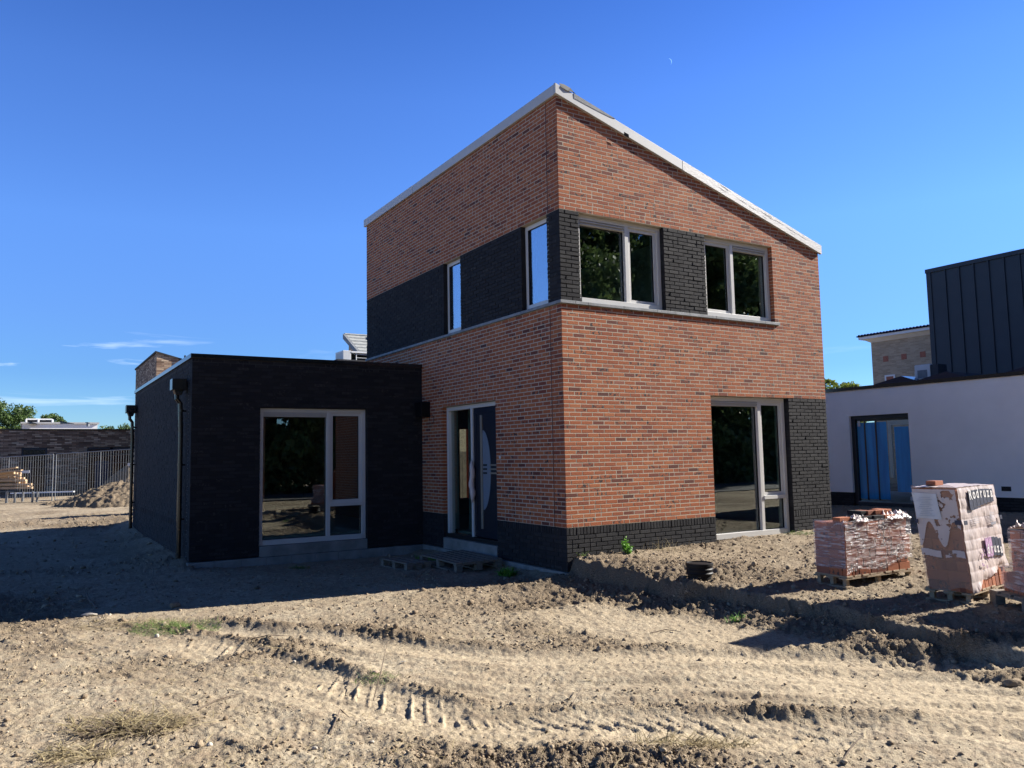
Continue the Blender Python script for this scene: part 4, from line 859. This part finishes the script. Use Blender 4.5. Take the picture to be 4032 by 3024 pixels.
def grid_sheet(name, mat, parent, fn, nu, nv, keep=None, attrs=None):
    U, V = np.meshgrid(np.linspace(0,1,nu), np.linspace(0,1,nv)); P = fn(U, V).reshape(-1,3)
    i = np.arange(nv-1)[:,None]*nu; j = np.arange(nu-1)[None]; F = np.stack([i+j, i+j+1, i+nu+j+1, i+nu+j], -1).reshape(-1,4)
    if keep is not None: F = F[keep(U[:-1,:-1], V[:-1,:-1]).ravel()]
    o = np_mesh(name, P, F, M[mat], smooth=True); o.parent = parent; return o
def lettering(s, parent, x0, z0, size, y, mat, name='letter', yaw=0, shear=0):
    c = bpy.data.curves.new('letters', 'FONT'); c.body = s; c.size = 1; c.align_x = 'CENTER'; c.offset = .03
    o = bpy.data.objects.new('tmp', c); COL.objects.link(o); dg = bpy.context.evaluated_depsgraph_get(); me = bpy.data.meshes.new_from_object(o.evaluated_get(dg)); bpy.data.objects.remove(o)
    for v in me.vertices: a, b = v.co.x*size, v.co.y*size; v.co = (x0+a, y, z0+b*1.15)
    me.materials.clear(); me.materials.append(M[mat]); r = bpy.data.objects.new(name, me); COL.objects.link(r); r.parent = parent; return r
random.seed(21)
# low pack, wrapped in clear film
lx, ly_ = 1.30, -3.69; lg = -.515; th = R(-3)
pallet((lx-.03, ly_-.01, lg), th, 1.24, .46, 'pale low pallet under the low film wrapped brick stack', 'y', 9, .075, 'wood_new')
low_pack = thing('brick_stack', (lx, ly_, lg+.116), 'low stack of red bricks wrapped in shiny clear stretch film', 'brick stack', None, (0, 0, th))
Lp, Wp = 1.17, .42; rh = .104
c = MB(); c.box(.055, .055, 0, Lp-.02, Wp-.01, rh*6-.004, 0, .0, .1); c.build('brick_core', M['brick_pack'], low_pack, local=True, kind='stuff')
for r_ in range(6):
    z = r_*rh; x = random.uniform(-.01,.01); sh = .012*(5-r_)*(r_ > 1)*.3
    if r_ == 0:
        for w_ in (.05,.06,.05,.07): pbrick(low_pack, x, 0, z, x+w_-.006, .05, z+rh); x += w_
    while x < Lp-.08:
        w_ = random.choice([.205,.205,.19,.1]) ; w_ = min(w_, Lp-x); pbrick(low_pack, x, 0, z, x+w_, .052, z+rh); x += w_+.004
    for k in range(2): pbrick(low_pack, 0+random.uniform(-.008,.004), .056+k*.19, z, .05, .056+k*.19+.184, z+rh)
film_bot = lambda u: .035+.10*u+.03*np.sin(u*9)
def ff(U, V):
    x = U*(Lp+.02)-.01; zb = film_bot(U); z = zb+(rh*6+.02-zb)*V
    w = fbm(x*.8+z*.35, z*3.2-x*.5, 11, 4, 7, .6); w2 = fbm(x*1.5, z*9, 4, 3, 17)
    return np.stack([x, -.014-.016*np.abs(w)-.010*w2, z], -1)
grid_sheet('stretch_film', 'film', low_pack, ff, 170, 110)
grid_sheet('stretch_film', 'film', low_pack, lambda U,V: np.stack([-.016-.012*np.abs(fbm(U*2, V*3, 5, 4, 9)), -.01+U*(Wp+.02), .10+V*(rh*6-.08)], -1), 60, 60)
# crumpled film bunches on top
for (u0_, u1_, zz_, sd_, sc_) in ((.78,1.17,rh*6+.01,3,.06), (.20,.42,rh*6+.005,4,.045), (.0,.06,rh*5+.05,5,.05)):
    def fb(U, V, u0_=u0_, u1_=u1_, zz_=zz_, sd_=sd_, sc_=sc_):
        x = u0_+(u1_-u0_)*U; y = -.03+.20*V; z = zz_+sc_*np.sin(V*math.pi)*(.6+1.6*np.abs(fbm(U*2, V*2, 3, 4, sd_, .65)))+.02*fbm(U*3, V*3, 6, 3, sd_+9)
        return np.stack([x+.02*fbm(U, V, 6, 3, sd_+2), y+.02*fbm(U, V, 6, 3, sd_+5), z], -1)
    grid_sheet('crumpled_film', 'film_milk', low_pack, fb, 40, 30)
# loose bricks on top
lb_desc = ['charcoal loose brick on the left part of the wrapped stack top','second charcoal loose brick beside it on the wrapped stack top','small black loose brick end at the middle of the stack top','topmost dark brick at the left of the upper row','topmost brown brick second in the upper row','long topmost red brick in the middle of the upper row','topmost short red brick at the right end','red brick at the far left on top of the wrapped stack','orange red brick right of the charcoal ones on the stack top']
specs = [(.40,.02,0,.52,.07,.055,.0,'brick_black'),(.54,.00,0,.72,.07,.055,.0,'brick_black'),(.30,.03,0,.385,.12,.05,.0,'brick_black'),(.44,.10,.056,.53,.30,.052,0,'brick_black'),(.54,.09,.056,.66,.29,.05,.1,'brick_pack'),(.67,.07,.056,.87,.17,.052,.3,'brick_pack'),(.89,.10,.056,1.0,.30,.052,.6,'brick_pack'),(.0,.06,.0,.20,.16,.055,.5,'brick_pack'),(.74,.01,.0,1.0,.3,.053,.55,'brick_pack')]
def to_world(o, p): return np.array(ORG_ROT[o.name] @ Vector(p))
ORG_ROT = {}
Mw = Matrix.Translation((lx, ly_, lg+.116)) @ Matrix.Rotation(th, 4, 'Z')
for lb, (x0,y0,z0,x1,y1,hh,rn_,mt) in zip(lb_desc, specs):
    b = MB(); b.box(-(x1-x0)/2, -(y1-y0)/2, 0, (x1-x0)/2, (y1-y0)/2, hh, 0, rn_, .2); o = b.build('loose_brick', M[mt], local=True, bevel=.004)
    o.location = Mw @ Vector(((x0+x1)/2, (y0+y1)/2, rh*6+z0+.001)); o.rotation_euler = (0, 0, th+random.uniform(-.06,.06)); tag(o, lb, 'brick', 'loose bricks on the wrapped stack')

# tall leaning pack under a milky cover
tx, ty = 1.50, -5.00; tg = -.53; tt = R(8)
pallet((tx-.01, ty+.0, tg), tt, 1.0, .46, 'pale pallet under the tall leaning brick stack', 'y', 8, .07, 'wood_new')
tilt = Matrix.Identity(4); Rm = (Matrix.Rotation(tt, 4, 'Z') @ tilt).to_euler()
tp = thing('brick_stack', (tx, ty, tg+.112), 'tall leaning brick stack under a milky plastic cover with printed lettering', 'brick stack', None, Rm)
Lt, Wt, Ht = .97, .43, 1.07; rh = .107
c = MB(); c.box(.055, .012, 0, Lt-.02, Wt-.01, Ht-.004, 0, .0, .1); c.build('brick_core', M['brick_pack'], tp, local=True, kind='stuff')
for r_ in range(10):
    z = r_*rh
    if r_ % 2: [pbrick(tp, random.uniform(-.006,.004), .006+k*.212, z, .05, .006+k*.212+.208, z+rh) for k in range(2)]
    else:
        y = .006
        ws = [.104,.104,.052,.052,.052,.052] if (r_//2) % 2 else [.052,.052,.052,.052,.104,.104]
        for w_ in ws: pbrick(tp, random.uniform(-.006,.004), y, z, .05, y+w_, z+rh); y += w_
for r_ in range(2):
    for k in range(9): pbrick(tp, .055+k*.1, 0, r_*rh, .055+k*.1+.096, .05, r_*rh+rh)
arch = lambda u: .00+.20*np.clip((u-.10)/.9, 0, 1)**.55 + .012*np.sin(u*25)*np.clip(u*3, 0, 1)
def fc(U, V):
    x = U*(Lt+.03)-.015; zb = arch(U); z = zb+(Ht+.008-zb)*V
    row = .006*np.abs(np.sin(z/rh*math.pi))**.4; w = fbm(x*2, z, 4, 4, 61, .55)
    return np.stack([x, -.014-row-.012*w-.02*np.exp(-(V/.05)**2)*np.sin(U*14), z], -1)
grid_sheet('milky_cover', 'film_milk', tp, fc, 120, 130)
grid_sheet('milky_cover', 'film_milk', tp, lambda U,V: np.stack([U*(Lt+.03)-.015, V*(Wt+.03)-.015, Ht+.010+.010*fbm(U*2, V, 5, 3, 66)], -1), 60, 30)
def fl2(U, V):
    y = -.014+U*(Wt+.02); z = .02+.03*np.sin(U*7)+(Ht-.01)*V; return np.stack([-.014-.008*fbm(y*3, z, 5, 3, 71)+0*V, y, z], -1)
grid_sheet('tinted_side_cover', 'film_peach', tp, fl2, 60, 120)
def keep(U, V):
    y = U*Wt; z = V*Ht; n = fbm(y, z, 9, 4, 77, .6)+.25*vn(y*60, z*60, 5); top = (z > .60+.13*np.sin(y*26)) & (n > -.20); strip = (np.abs(z-.40-.01*np.sin(y*20)) < .035) & (np.abs(y-.21) > .02) & (n > -.25); return top | strip
grid_sheet('white_print_patch', 'film_milk', tp, lambda U,V: np.stack([-.024-.008*fbm(U*Wt*3, V*Ht, 5, 3, 71), U*Wt, V*Ht-.012], -1), 90, 200, keep)
# delivery sheet and tape
grid_sheet('delivery_sheet', 'paper', tp, lambda U,V: np.stack([-.036-.006*np.sin(U*9+V*3), .165+.25*U+.02*V, .745+.265*V+.012*U], -1), 24, 24)
t = MB()
for i in range(11): t.box(-.0452, .23+.02*(i%3), .78+i*.019, -.0448, .39-.015*(i%4), .784+i*.019)
t.build('sheet_print', M['greyink'], tp, local=True)
for (x0,x1,y0,y1,z0,z1) in ((-.040,-.034,-.02,.045,.70,.745),(-.040,-.034,.41,.44,.70,.74)): t = MB(); t.box(x0,y0,z0,x1,y1,z1); t.build('blue_tape', M['ink'], tp, local=True)
for (x0,x1) in ((-.03,.05),(.93,.99)): t = MB(); t.box(x0,-.045,.70,x1,-.040,.742); t.build('blue_tape', M['ink'], tp, local=True)
word = 'Rodruza'
for zc_, hgt, x0, x1, ar in ((.895,.135,.20,.86,.012),(.30,.19,.27,.88,.035)):
    n = 7; w_ = (x1-x0)/n
    for i, chh in enumerate(word):
        xa = x0+i*w_; dz = ar*(1-((i-3)/3.5)**2)
        second = zc_ < .5
        if second and i < 2: continue
        b = MB(); b.box(xa+.004, -.037, zc_+dz-.01*(6-i)*(not second), xa+w_-.004, -.030, zc_+hgt+dz*1.2); b.build('print_bar', M['ink' if not second or i > 3 else 'purple'], tp, local=True)
        lettering(chh, tp, xa+w_/2, zc_+dz+(hgt*.38 if not second else .035), .125 if not second else .12, -.0395, 'paper')
rp_ = random.Random(8)
for i in range(26):
    b = MB(); x_, z_ = rp_.uniform(.26,.56), rp_.uniform(.20,.42); w_, h_ = rp_.uniform(.008,.03), rp_.uniform(.008,.03)
    if i < 13: b.box(x_, -.041, z_, x_+w_, -.0385, z_+h_); b.build('purple_print', M['purple'], tp, local=True)
t = MB()
for i in range(6): t.box(.66, -.0405, .70+i*.016, .80, -.0385, .704+i*.016)
for i in range(14): t.box(.67+i*.010, -.0405, .655, .670+i*.010+.003+.003*(i % 2), -.0385, .685)
t.build('barcode', M['greyink'], tp, local=True)
t = MB()
for i in range(4): t.box(.24, -.0405, .70+i*.02, .36, -.0385, .704+i*.02)
t.build('small_print', M['greyink'], tp, local=True)
b = MB(); b.box(-.10, -.05, 0, .10, .05, .05, 0, .2, .1); o = b.build('loose_brick', M['brick_pack'], local=True, bevel=.004); Mt = Matrix.Translation((tx, ty, tg+.112)) @ Rm.to_matrix().to_4x4()
o.location = Mt @ Vector((.30-.12, .33+.045, Ht+.016)); o.rotation_euler = Rm; tag(o, 'single red brick lying on top of the tall covered stack', 'brick')

LEAN = lambda z: (-.115*z, .045*z)
for ch in tp.children:
    for v in ch.data.vertices: a_, b_ = LEAN(v.co.z); v.co.x += a_; v.co.y += b_
# stack at the right edge
cth = R(-31.4); e1 = np.array([math.cos(cth), math.sin(cth)]); e2_ = np.array([-math.sin(cth), math.cos(cth)]); W3 = 1.0
C3 = np.array([1.78,-5.17]); o3 = C3-e2_*W3; g3 = -.55
op = o3 - e1*.10 - e2_*.04
pallet((op[0], op[1], g3), cth, 1.2, 1.14, 'weathered grey block pallet under the stack at the right edge', 'x', 6, .10, 'wood')
p3 = thing('brick_stack', (o3[0], o3[1], g3+.142), 'film wrapped brick stack with stepped side at the right picture edge', 'brick stack', None, (0,0,cth))
rh = .104
c = MB(); c.box(.055, .01, 0, .9, W3-.01, rh*2, 0, .0, .1); c.box(.155, .01, rh*2, .9, W3-.01, rh*6-.004, 0, .0, .1); c.build('brick_core', M['brick_pack'], p3, local=True, kind='stuff')
for r_ in range(6):
    xo = 0 if r_ < 2 else .10; y = .0
    while y < W3-.05:
        w_ = min(random.choice([.205,.205,.1]), W3-y); pbrick(p3, xo+random.uniform(-.008,.004), y, r_*rh, xo+.05, y+w_, r_*rh+rh); y += w_+.004
grid_sheet('stretch_film', 'film', p3, lambda U,V: np.stack([np.where(V > .36, .085, -.015)-.008*np.abs(fbm(U*3, V*6, 4, 4, 31))+0*U, U*(W3+.02)-.01, .05+V*(rh*6-.03)], -1), 90, 70)
grid_sheet('crumpled_film', 'film_milk', p3, lambda U,V: np.stack([.09+.28*U, .55+.46*V, rh*6+.01+.07*np.sin(V*math.pi)*(.4+np.abs(fbm(U*2, V*2, 4, 4, 33, .65))*1.8)], -1), 36, 36)

# black sewer riser with lid
bx_, by_ = .23, -2.43; t = MB()
t.lathe((bx_, by_, -.645), [(.142,0),(.142,.24),(.160,.245),(.163,.262),(.155,.275),(.155,.292),(.163,.298),(.163,.312),(.155,.322),(.156,.345),(.165,.350),(.165,.378),(.150,.384),(.147,.372)], 40)
tag(t.build('sewer_riser', M['black_plastic'], smooth=False), 'black ribbed plastic sewer riser standing in the dug soil', 'pipe')

# pallets at the front door
pz = G(-.6, 2.2)
pallet((-.98, 1.62, -.74), 0, .84, 1.35, 'grey wooden pallet serving as a step in front of the front door', 'y', 7, .085, 'wood', (R(.6), R(-1)))
pallet((-1.50, 2.35, -.76), R(4), .46, .95, 'half buried broken pallet left of the door pallet', 'y', 3, .07, 'wood', (0, R(1)))

# ------------------------------------------------------------------ stones, clods, straw, weeds
ICO = bmesh.new(); bmesh.ops.create_icosphere(ICO, subdivisions=1, radius=1); IV = np.array([v.co[:] for v in ICO.verts]); IF = np.array([[v.index for v in f.verts] for f in ICO.faces]); ICO.free()
ICO = bmesh.new(); bmesh.ops.create_icosphere(ICO, subdivisions=3, radius=1); IV3 = np.array([v.co[:] for v in ICO.verts]); IF3 = np.array([[v.index for v in f.verts] for f in ICO.faces]); ICO.free()
a0 = math.atan2(FW[1], FW[0])
def wedge(n, rmin, rmax, rg, pw=1.0, half=37):
    r = rmin*np.exp(rg.uniform(0, 1, n)**pw*math.log(rmax/rmin)); a = a0+np.radians(rg.uniform(-half, half, n)); return CAM[0]+r*np.cos(a), CAM[1]+r*np.sin(a), r
def free(x, y, mrg=.05): return ~(((x > -mrg) & (x < 6.1) & (y > -mrg)) | ((x > -4.45) & (x < 1) & (y > 4.85)))
def scatter_clods():
    rg = np.random.default_rng(3); x, y, r = wedge(85000, 3.0, 26, rg, 1.1); h, pale, rough = H(x, y)
    k = free(x, y) & (rg.uniform(0, 1, len(x)) < np.clip(rough*.9-pale*.7, .03, 1)) ; x, y, r, h = x[k], y[k], r[k], h[k]; n = len(x)
    s = np.clip(np.exp(rg.normal(math.log(.0052), .55, n)), .0028, .035)*(1+.07*r)*.85
    V = IV[None]*(1+rg.uniform(-.42, .42, (n, len(IV), 1)))*s[:,None,None]*rg.uniform(.65, 1.3, (n,1,3))*np.array([1,1,.75])
    a = rg.uniform(0, 6.28, n); ca, sa = np.cos(a)[:,None], np.sin(a)[:,None]; V = np.stack([V[:,:,0]*ca-V[:,:,1]*sa, V[:,:,0]*sa+V[:,:,1]*ca, V[:,:,2]], -1)
    V += np.stack([x, y, h+s*.25], -1)[:,None,:]
    F = IF[None]+(np.arange(n)*len(IV))[:,None,None]; c = np.repeat(rg.uniform(0, 1, n), len(IF))
    o = np_mesh('soil_clods', V.reshape(-1,3), F.reshape(-1,3), M['clod'], {'ra': ('FACE', c)}); tag(o, 'loose dry clods and gravel all over the sandy ground', 'clods', kind='stuff')
scatter_clods()
def blades(x, y, L, w, rg, up=.1, mat='straw', heading=None):
    n = len(x); z = H(x, y)[0]; a = rg.uniform(0, 6.28, n) if heading is None else heading+rg.normal(0, .5, n); el = rg.uniform(0, 1, n)*up
    d = np.stack([np.cos(a)*np.cos(el), np.sin(a)*np.cos(el), np.sin(el)], -1); sd = np.stack([-np.sin(a), np.cos(a), rg.uniform(-.4,.4,n)], -1)
    p0 = np.stack([x, y, z+.004], -1); bend = rg.uniform(-.25,.25,(n,1))*sd; L = L[:,None]
    p1 = p0+d*L*.5+bend*L*.25+np.array([0,0,1])*L*.06; p2 = p0+d*L+bend*L*.7-np.array([0,0,1])*L*.10*(up > .5); w = w[:,None]*sd
    V = np.stack([p0-w, p0+w, p1-w*.8, p1+w*.8, p2-w*.3, p2+w*.3], 1).reshape(-1,3); b = np.arange(n)[:,None]*6
    F = np.concatenate([b+np.array([0,1,3,2]), b+np.array([2,3,5,4])], 1).reshape(-1,4); return V, F, np.repeat(rg.uniform(0,1,n), 2)
def litter():
    rg = np.random.default_rng(9); x, y, r = wedge(26000, 3.0, 16, rg, 1.1); c = fbm(x, y, .9, 3, 201)+.25*fbm(x, y, 4, 2, 203); _, pale, rough = H(x, y)
    left = np.exp(-(((x+6.0)/1.3)**2)) ; k = free(x, y) & (rg.uniform(0, 1, len(x)) < np.clip(.03+.8*np.clip(c-.05, 0, 1)+.18*left, 0, 1)*(1-.8*np.clip(pale, 0, 1))); x, y, r = x[k], y[k], r[k]; n = len(x)
    V, F, a = blades(x, y, rg.uniform(.03, .15, n), rg.uniform(.0012, .0028, n)*(1+.05*r), rg, .25)
    tag(np_mesh('straw_litter', V, F, M['straw'], {'ra': ('FACE', a)}), 'dry straw and root bits strewn over the soil', 'straw', kind='stuff')
litter()
def patch(px, py, z, rx, ry_, n, L, mat, name, label, cat, up=.9, seed=0, wd_=.0022, d=None):
    rg = np.random.default_rng(seed); q_ = FW+RT*(px-2016)/3109.1-UP*(py-1512)/3109.1; c = CAM+q_*((z-CAM[2])/q_[2]) if d is None else CAM+q_*d
    a = rg.uniform(0, 6.28, n); rr = rg.uniform(0, 1, n)**.7; e1_ = RT[:2]/np.linalg.norm(RT[:2]); e2b = FW[:2]/np.linalg.norm(FW[:2])
    P = c[:2][None]+(rr*np.cos(a)*rx)[:,None]*e1_+(rr*np.sin(a)*ry_)[:,None]*e2b
    V, F, at = blades(P[:,0], P[:,1], rg.uniform(.5, 1.2, n)*L, np.full(n, wd_), rg, up)
    o0 = np.array([c[0], c[1], V[:,2].min()]); o = np_mesh(name, V-o0, F, M[mat], {'ra': ('FACE', at)}, loc=o0); tag(o, label, cat); return o
patch(690, 2455, -.7, .50, .40, 1300, .09, 'grass', 'grass_patch', 'green grass patch at the left just in front of the house shadow', 'grass', .7, 1)
patch(560, 2440, -.7, .75, .35, 500, .12, 'straw', 'straw_tuft', 'yellow flattened straw left of the green grass patch', 'straw', .2, 2, .0025)
patch(520, 2860, -.73, .42, .22, 420, .20, 'straw', 'straw_heap', 'tangle of dry stalks in the left foreground', 'straw', .35, 3, .0042)
patch(470, 2880, -.73, .30, .15, 160, .16, 'bark', 'root_tangle', 'dark roots under the dry stalks in the left foreground', 'roots', .35, 31, .005)
patch(300, 2975, -.73, .26, .12, 160, .18, 'straw', 'straw_heap', 'second tangle of dry stalks at the bottom left', 'straw', .3, 4, .004)
patch(2730, 2925, -.73, .40, .10, 260, .13, 'straw', 'straw_tuft', 'pale dry grass tuft in the tyre tracks at bottom centre', 'straw', .5, 5, .003)
patch(1480, 2670, -.73, .18, .16, 120, .07, 'grass', 'grass_tuft', 'small green tuft beside a dark clod in the middle foreground', 'grass', .9, 6)
patch(1690, 2190, -.7, .25, .2, 260, .12, 'weedgreen', 'weed', 'dark weed against the wall left of the door pallets', 'weed', 1.2, 7, .005)
patch(1995, 2250, -.7, .14, .14, 220, .16, 'weedgreen', 'weed', 'shaded green weed at the right of the door pallet', 'weed', 1.3, 8, .007)
patch(2290, 2235, -.6, .10, .10, 120, .10, 'grass', 'weed', 'small grassy weed at the house corner on the bank', 'weed', 1.2, 9, .003)
patch(1180, 2225, -.7, .20, .12, 200, .08, 'grass', 'weed', 'low weed in the shade below the wide window', 'weed', .9, 10, .003)
patch(2610, 2165, -.43, .5, .12, 70, .22, 'straw', 'dry_grass', 'sparse dry grass stalks along the sunny black plinth', 'grass', 1.3, 11, .002)
patch(2790, 2085, -.43, .25, .1, 60, .20, 'grass', 'weed', 'thin green blades in front of the tall window', 'weed', 1.3, 12, .003)
patch(3170, 2105, -.41, .4, .15, 160, .10, 'grass', 'weed', 'low weeds at the foot of the black pillar', 'weed', .8, 13, .003)
patch(2900, 2445, -.73, .12, .06, 60, .09, 'weedgreen', 'weed', 'tiny weed at the foot of the earth bank', 'weed', 1.2, 14, .003)
def leafy(px, py, z, h, label, seed):
    rg = np.random.default_rng(seed); q_ = FW+RT*(px-2016)/3109.1-UP*(py-1512)/3109.1; c = CAM+q_*((z-CAM[2])/q_[2]); c = np.array([c[0], min(c[1], -.12), Hz(c[0], min(c[1],-.12))])
    t = thing('leafy_weed', tuple(c), label, 'weed'); b = MB(); P = []
    for i in range(7):
        a = rg.uniform(0, 6.28); l = h*rg.uniform(.5, 1); p = np.array([math.cos(a)*l*.35, math.sin(a)*l*.2, l]); b.tube([(0,0,0), p*.5+[0,0,.02], p], [.004,.003,.001], 5)
        for k in range(26): f = rg.uniform(.25, 1); P.append(p*f+rg.normal(0, .018, 3))
    V, F = leaf_quads(np.array(P), .022, rg); o = np_mesh('leaves', V, F, M['weedgreen'], {'ra': ('FACE', rg.uniform(0,1,len(F)))}); o.parent = t; b.build('stems', M['weedgreen'], t, local=True)
leafy(2440, 2172, -.42, .20, 'bright green leafy weed against the sunny black plinth', 1)
leafy(2478, 2178, -.42, .09, 'tiny leafy weed right of the bright green one', 2)
def stone(px, py, z, s, label, seed, flat=.6, el=1., mat='stonechip'):
    rg = np.random.default_rng(seed); q_ = FW+RT*(px-2016)/3109.1-UP*(py-1512)/3109.1; c = CAM+q_*((z-CAM[2])/q_[2])
    n = vn(IV3[:,0]*1.6+seed*3, IV3[:,1]*1.6+IV3[:,2]*1.3, seed)+.4*vn(IV3[:,0]*4+seed, IV3[:,2]*4+IV3[:,1]*3, seed+1); V = IV3*(1+.55*n[:,None])*s*np.array([el,1,flat]); a = a0-math.pi/2+.2; V = np.stack([V[:,0]*math.cos(a)-V[:,1]*math.sin(a), V[:,0]*math.sin(a)+V[:,1]*math.cos(a), V[:,2]], -1)
    o = np_mesh('stone', V, IF3, M[mat], {'ra': ('FACE', np.full(len(IF3), .4))}, smooth=False, loc=(c[0], c[1], Hz(c[0], c[1])+s*flat*.45)); tag(o, label, 'stone')
stone(350, 2412, -.7, .038, 'long pale concrete lump at the edge of the house shadow', 1, .55, 2.2)
stone(432, 2412, -.7, .018, 'small white stone right of the long pale lump', 2, .8)
stone(619, 2490, -.7, .027, 'round beige stone below the green grass patch', 3, .85)
stone(160, 2478, -.7, .015, 'small white stone at the far left in the sun', 4)
stone(1240, 2940, -.74, .018, 'whitish stone in the bottom middle, nearest the tyre marks', 5)
stone(825, 2938, -.74, .02, 'pale grey stone in the left foreground', 6, .7)
stone(1465, 2910, -.74, .015, 'pinkish flat stone below the tyre marks', 7, .5)
stone(3990, 2625, -.6, .055, 'big grey soil lump at the right edge', 8, .7, 1.5, 'clod')
stone(690, 2375, -.7, .05, 'rounded soil lump at the shadow edge behind the grass', 9, .8, 1.3, 'clod')
def twig(pts, r, label):
    P = []
    for px, py, dz in pts:
        q_ = FW+RT*(px-2016)/3109.1-UP*(py-1512)/3109.1; c = CAM+q_*((-.72-CAM[2])/q_[2]); P.append(np.array([c[0], c[1], Hz(c[0], c[1])+.008+dz]))
    t = MB(); t.tube(P, [r]*(len(P)-1)+[r*.4], 6); tag(t.build('twig', M['bark']), label, 'twig')
twig([(1470,2735,0),(1500,2700,.14),(1530,2600,.22)], .004, 'upright thin dry twig in the middle foreground')
twig([(962,2522,0),(1060,2526,.01),(1150,2510,.01)], .005, 'dark twig lying right of the green grass patch')
twig([(1300,2870,0),(1340,2790,.03),(1375,2810,0)], .005, 'short bent twig on the tyre marks')
twig([(780,2785,0),(850,2750,.01),(955,2722,.01)], .006, 'long pale stick in the left foreground')
twig([(3310,3000,0),(3350,2940,.01),(3400,2890,.01)], .005, 'dark twig at the bottom right')

twig([(1490,2440,0),(1510,2400,.05),(1530,2385,.06)], .004, 'thin twig sticking up in the middle, between the shadow edge and the ruts')
twig([(2560,2480,0),(2620,2470,.01),(2680,2475,0)], .005, 'dark twig on the smooth sand in front of the earth bank')
twig([(3560,2560,0),(3700,2575,.005),(3830,2585,0)], .005, 'long thin stick at the foot of the bank at right')
twig([(2250,2780,0),(2290,2730,.04),(2300,2700,.05)], .003, 'little upright twig right of the image centre in the foreground')
twig([(620,2320,0),(600,2290,.06),(605,2262,.12)], .006, 'broken stick standing in the shaded soil at left')
twig([(380,2390,0),(350,2365,.03),(340,2350,.05)], .012, 'chunk of branch behind the long pale lump')
stone(470, 2478+0, -.7, .012, 'tiny white pebble left of the green grass patch', 21)
stone(1160, 2600, -.72, .016, 'grey pebble on the upper tyre marks', 22, .8)
stone(2360, 2255, -.6, .03, 'rounded clod at the foot of the house corner', 23, .8, 1.2, 'clod')
stone(2300, 2262, -.7, .024, 'second rounded clod at the house corner, nearer the wall', 24, .8, 1., 'clod')
stone(2080, 2235, -.7, .028, 'grey stone in the shade right of the door pallet', 25, .7, 1.3)
def scrap(px, py, sx, sy, mat, label, seed):
    q_ = FW+RT*(px-2016)/3109.1-UP*(py-1512)/3109.1; c = CAM+q_*((-.72-CAM[2])/q_[2]); z = Hz(c[0], c[1])+.006; rs = random.Random(seed); t = MB(); n = 7
    t.prism([(c[0]+sx*rs.uniform(.6,1.2)*math.cos(k*2*math.pi/n), c[1]+sy*rs.uniform(.6,1.2)*math.sin(k*2*math.pi/n), z+rs.uniform(0,.012)) for k in range(n)], (0,0,.003)); tag(t.build('scrap', M[mat]), label, 'scrap')
scrap(452, 2762, .014, .007, 'reddish', 'tiny red scrap on the sand at left', 1)
scrap(585, 2845, .022, .016, 'paper', 'small white scrap beside the dry stalks in the left foreground', 2)
scrap(1590, 2602, .03, .015, 'paper', 'crumpled whitish scrap in the middle of the rough ground', 3)
# ------------------------------------------------------------------ what stands behind the camera (mirrored in the panes)
src = None; rgb = random.Random(12)
for i, (x, y, h) in enumerate([(4,-24,15),(10,-27,17),(16,-25,16),(22,-28,18),(28,-25,16),(34,-29,19),(41,-26,17),(48,-30,18),(-3,-27,15),(56,-27,17),(13,-33,20),(26,-34,21),(38,-36,22),(19,-31,21),(31,-32,20),(45,-33,21),(7,-33,19),(-10,-27,16),(-19,-26,16)]):  # last two, unseen at the left, added to block sky fill
    if src is None:
        src = tree(x, y, -.7, h, 5.0, 77, 'broad dark tree of the row across the road', 26000, .20, 'leaf_row', 'row of trees across the road', .02); r_ = src
    else:
        r_ = src.copy(); COL.objects.link(r_); r_.location = (x, y, -.7); r_.rotation_euler = (0, 0, rgb.uniform(0, 6)); r_.scale = (1, 1, h/15)
        for ch in list(src.children): c = ch.copy(); COL.objects.link(c); c.parent = r_
rgh = np.random.default_rng(4); n_ = 40000; P_ = np.stack([rgh.uniform(-10, 70, n_), -23.5+rgh.uniform(-1.2, 1.2, n_), -.7+rgh.uniform(0, 1, n_)**.8*3.6], -1); V_, F_ = leaf_quads(P_, .24, rgh)
tag(np_mesh('hedge', V_, F_, M['leaf_row'], {'ra': ('FACE', rgh.uniform(0, .8, n_))}), 'dense dark hedge under the trees across the road', 'hedge', kind='stuff')
t = MB(); t.box(-80, -20.5, -.70, 90, -15.0, -.655); o = t.build('road', M['asphalt']); tag(o, kind='structure')
# ------------------------------------------------------------------ moon
md_ = np.array([.61845,.64502,.44885])*5000+CAM; mm = NT('moon_glow'); mm.n.remove(mm.bs); em = mm.node('ShaderNodeEmission', {'Color': (.20,.42,.95), 'Strength': .62}); mm.t.links.new(em.outputs[0], mm.out.inputs[0])
e1m = RT*.94-UP*.34; e1m = e1m*math.cos(.5)+UP*math.sin(.55); e1m /= np.linalg.norm(e1m); nf = FW; e2m = np.cross(nf, e1m); e2m /= np.linalg.norm(e2m)
out = [e1m*math.cos(a)*20+e2m*math.sin(a)*20 for a in np.linspace(-1.2, 1.2, 16)]; inn = [e1m*(math.cos(a)*14.5+1.8)+e2m*math.sin(a)*20 for a in np.linspace(1.2, -1.2, 16)]
t = MB(); t.prism([md_+p for p in out+inn], FW*2); tag(t.build('moon', mm.mat), 'faint pale crescent moon in the blue sky above the roof', 'moon')
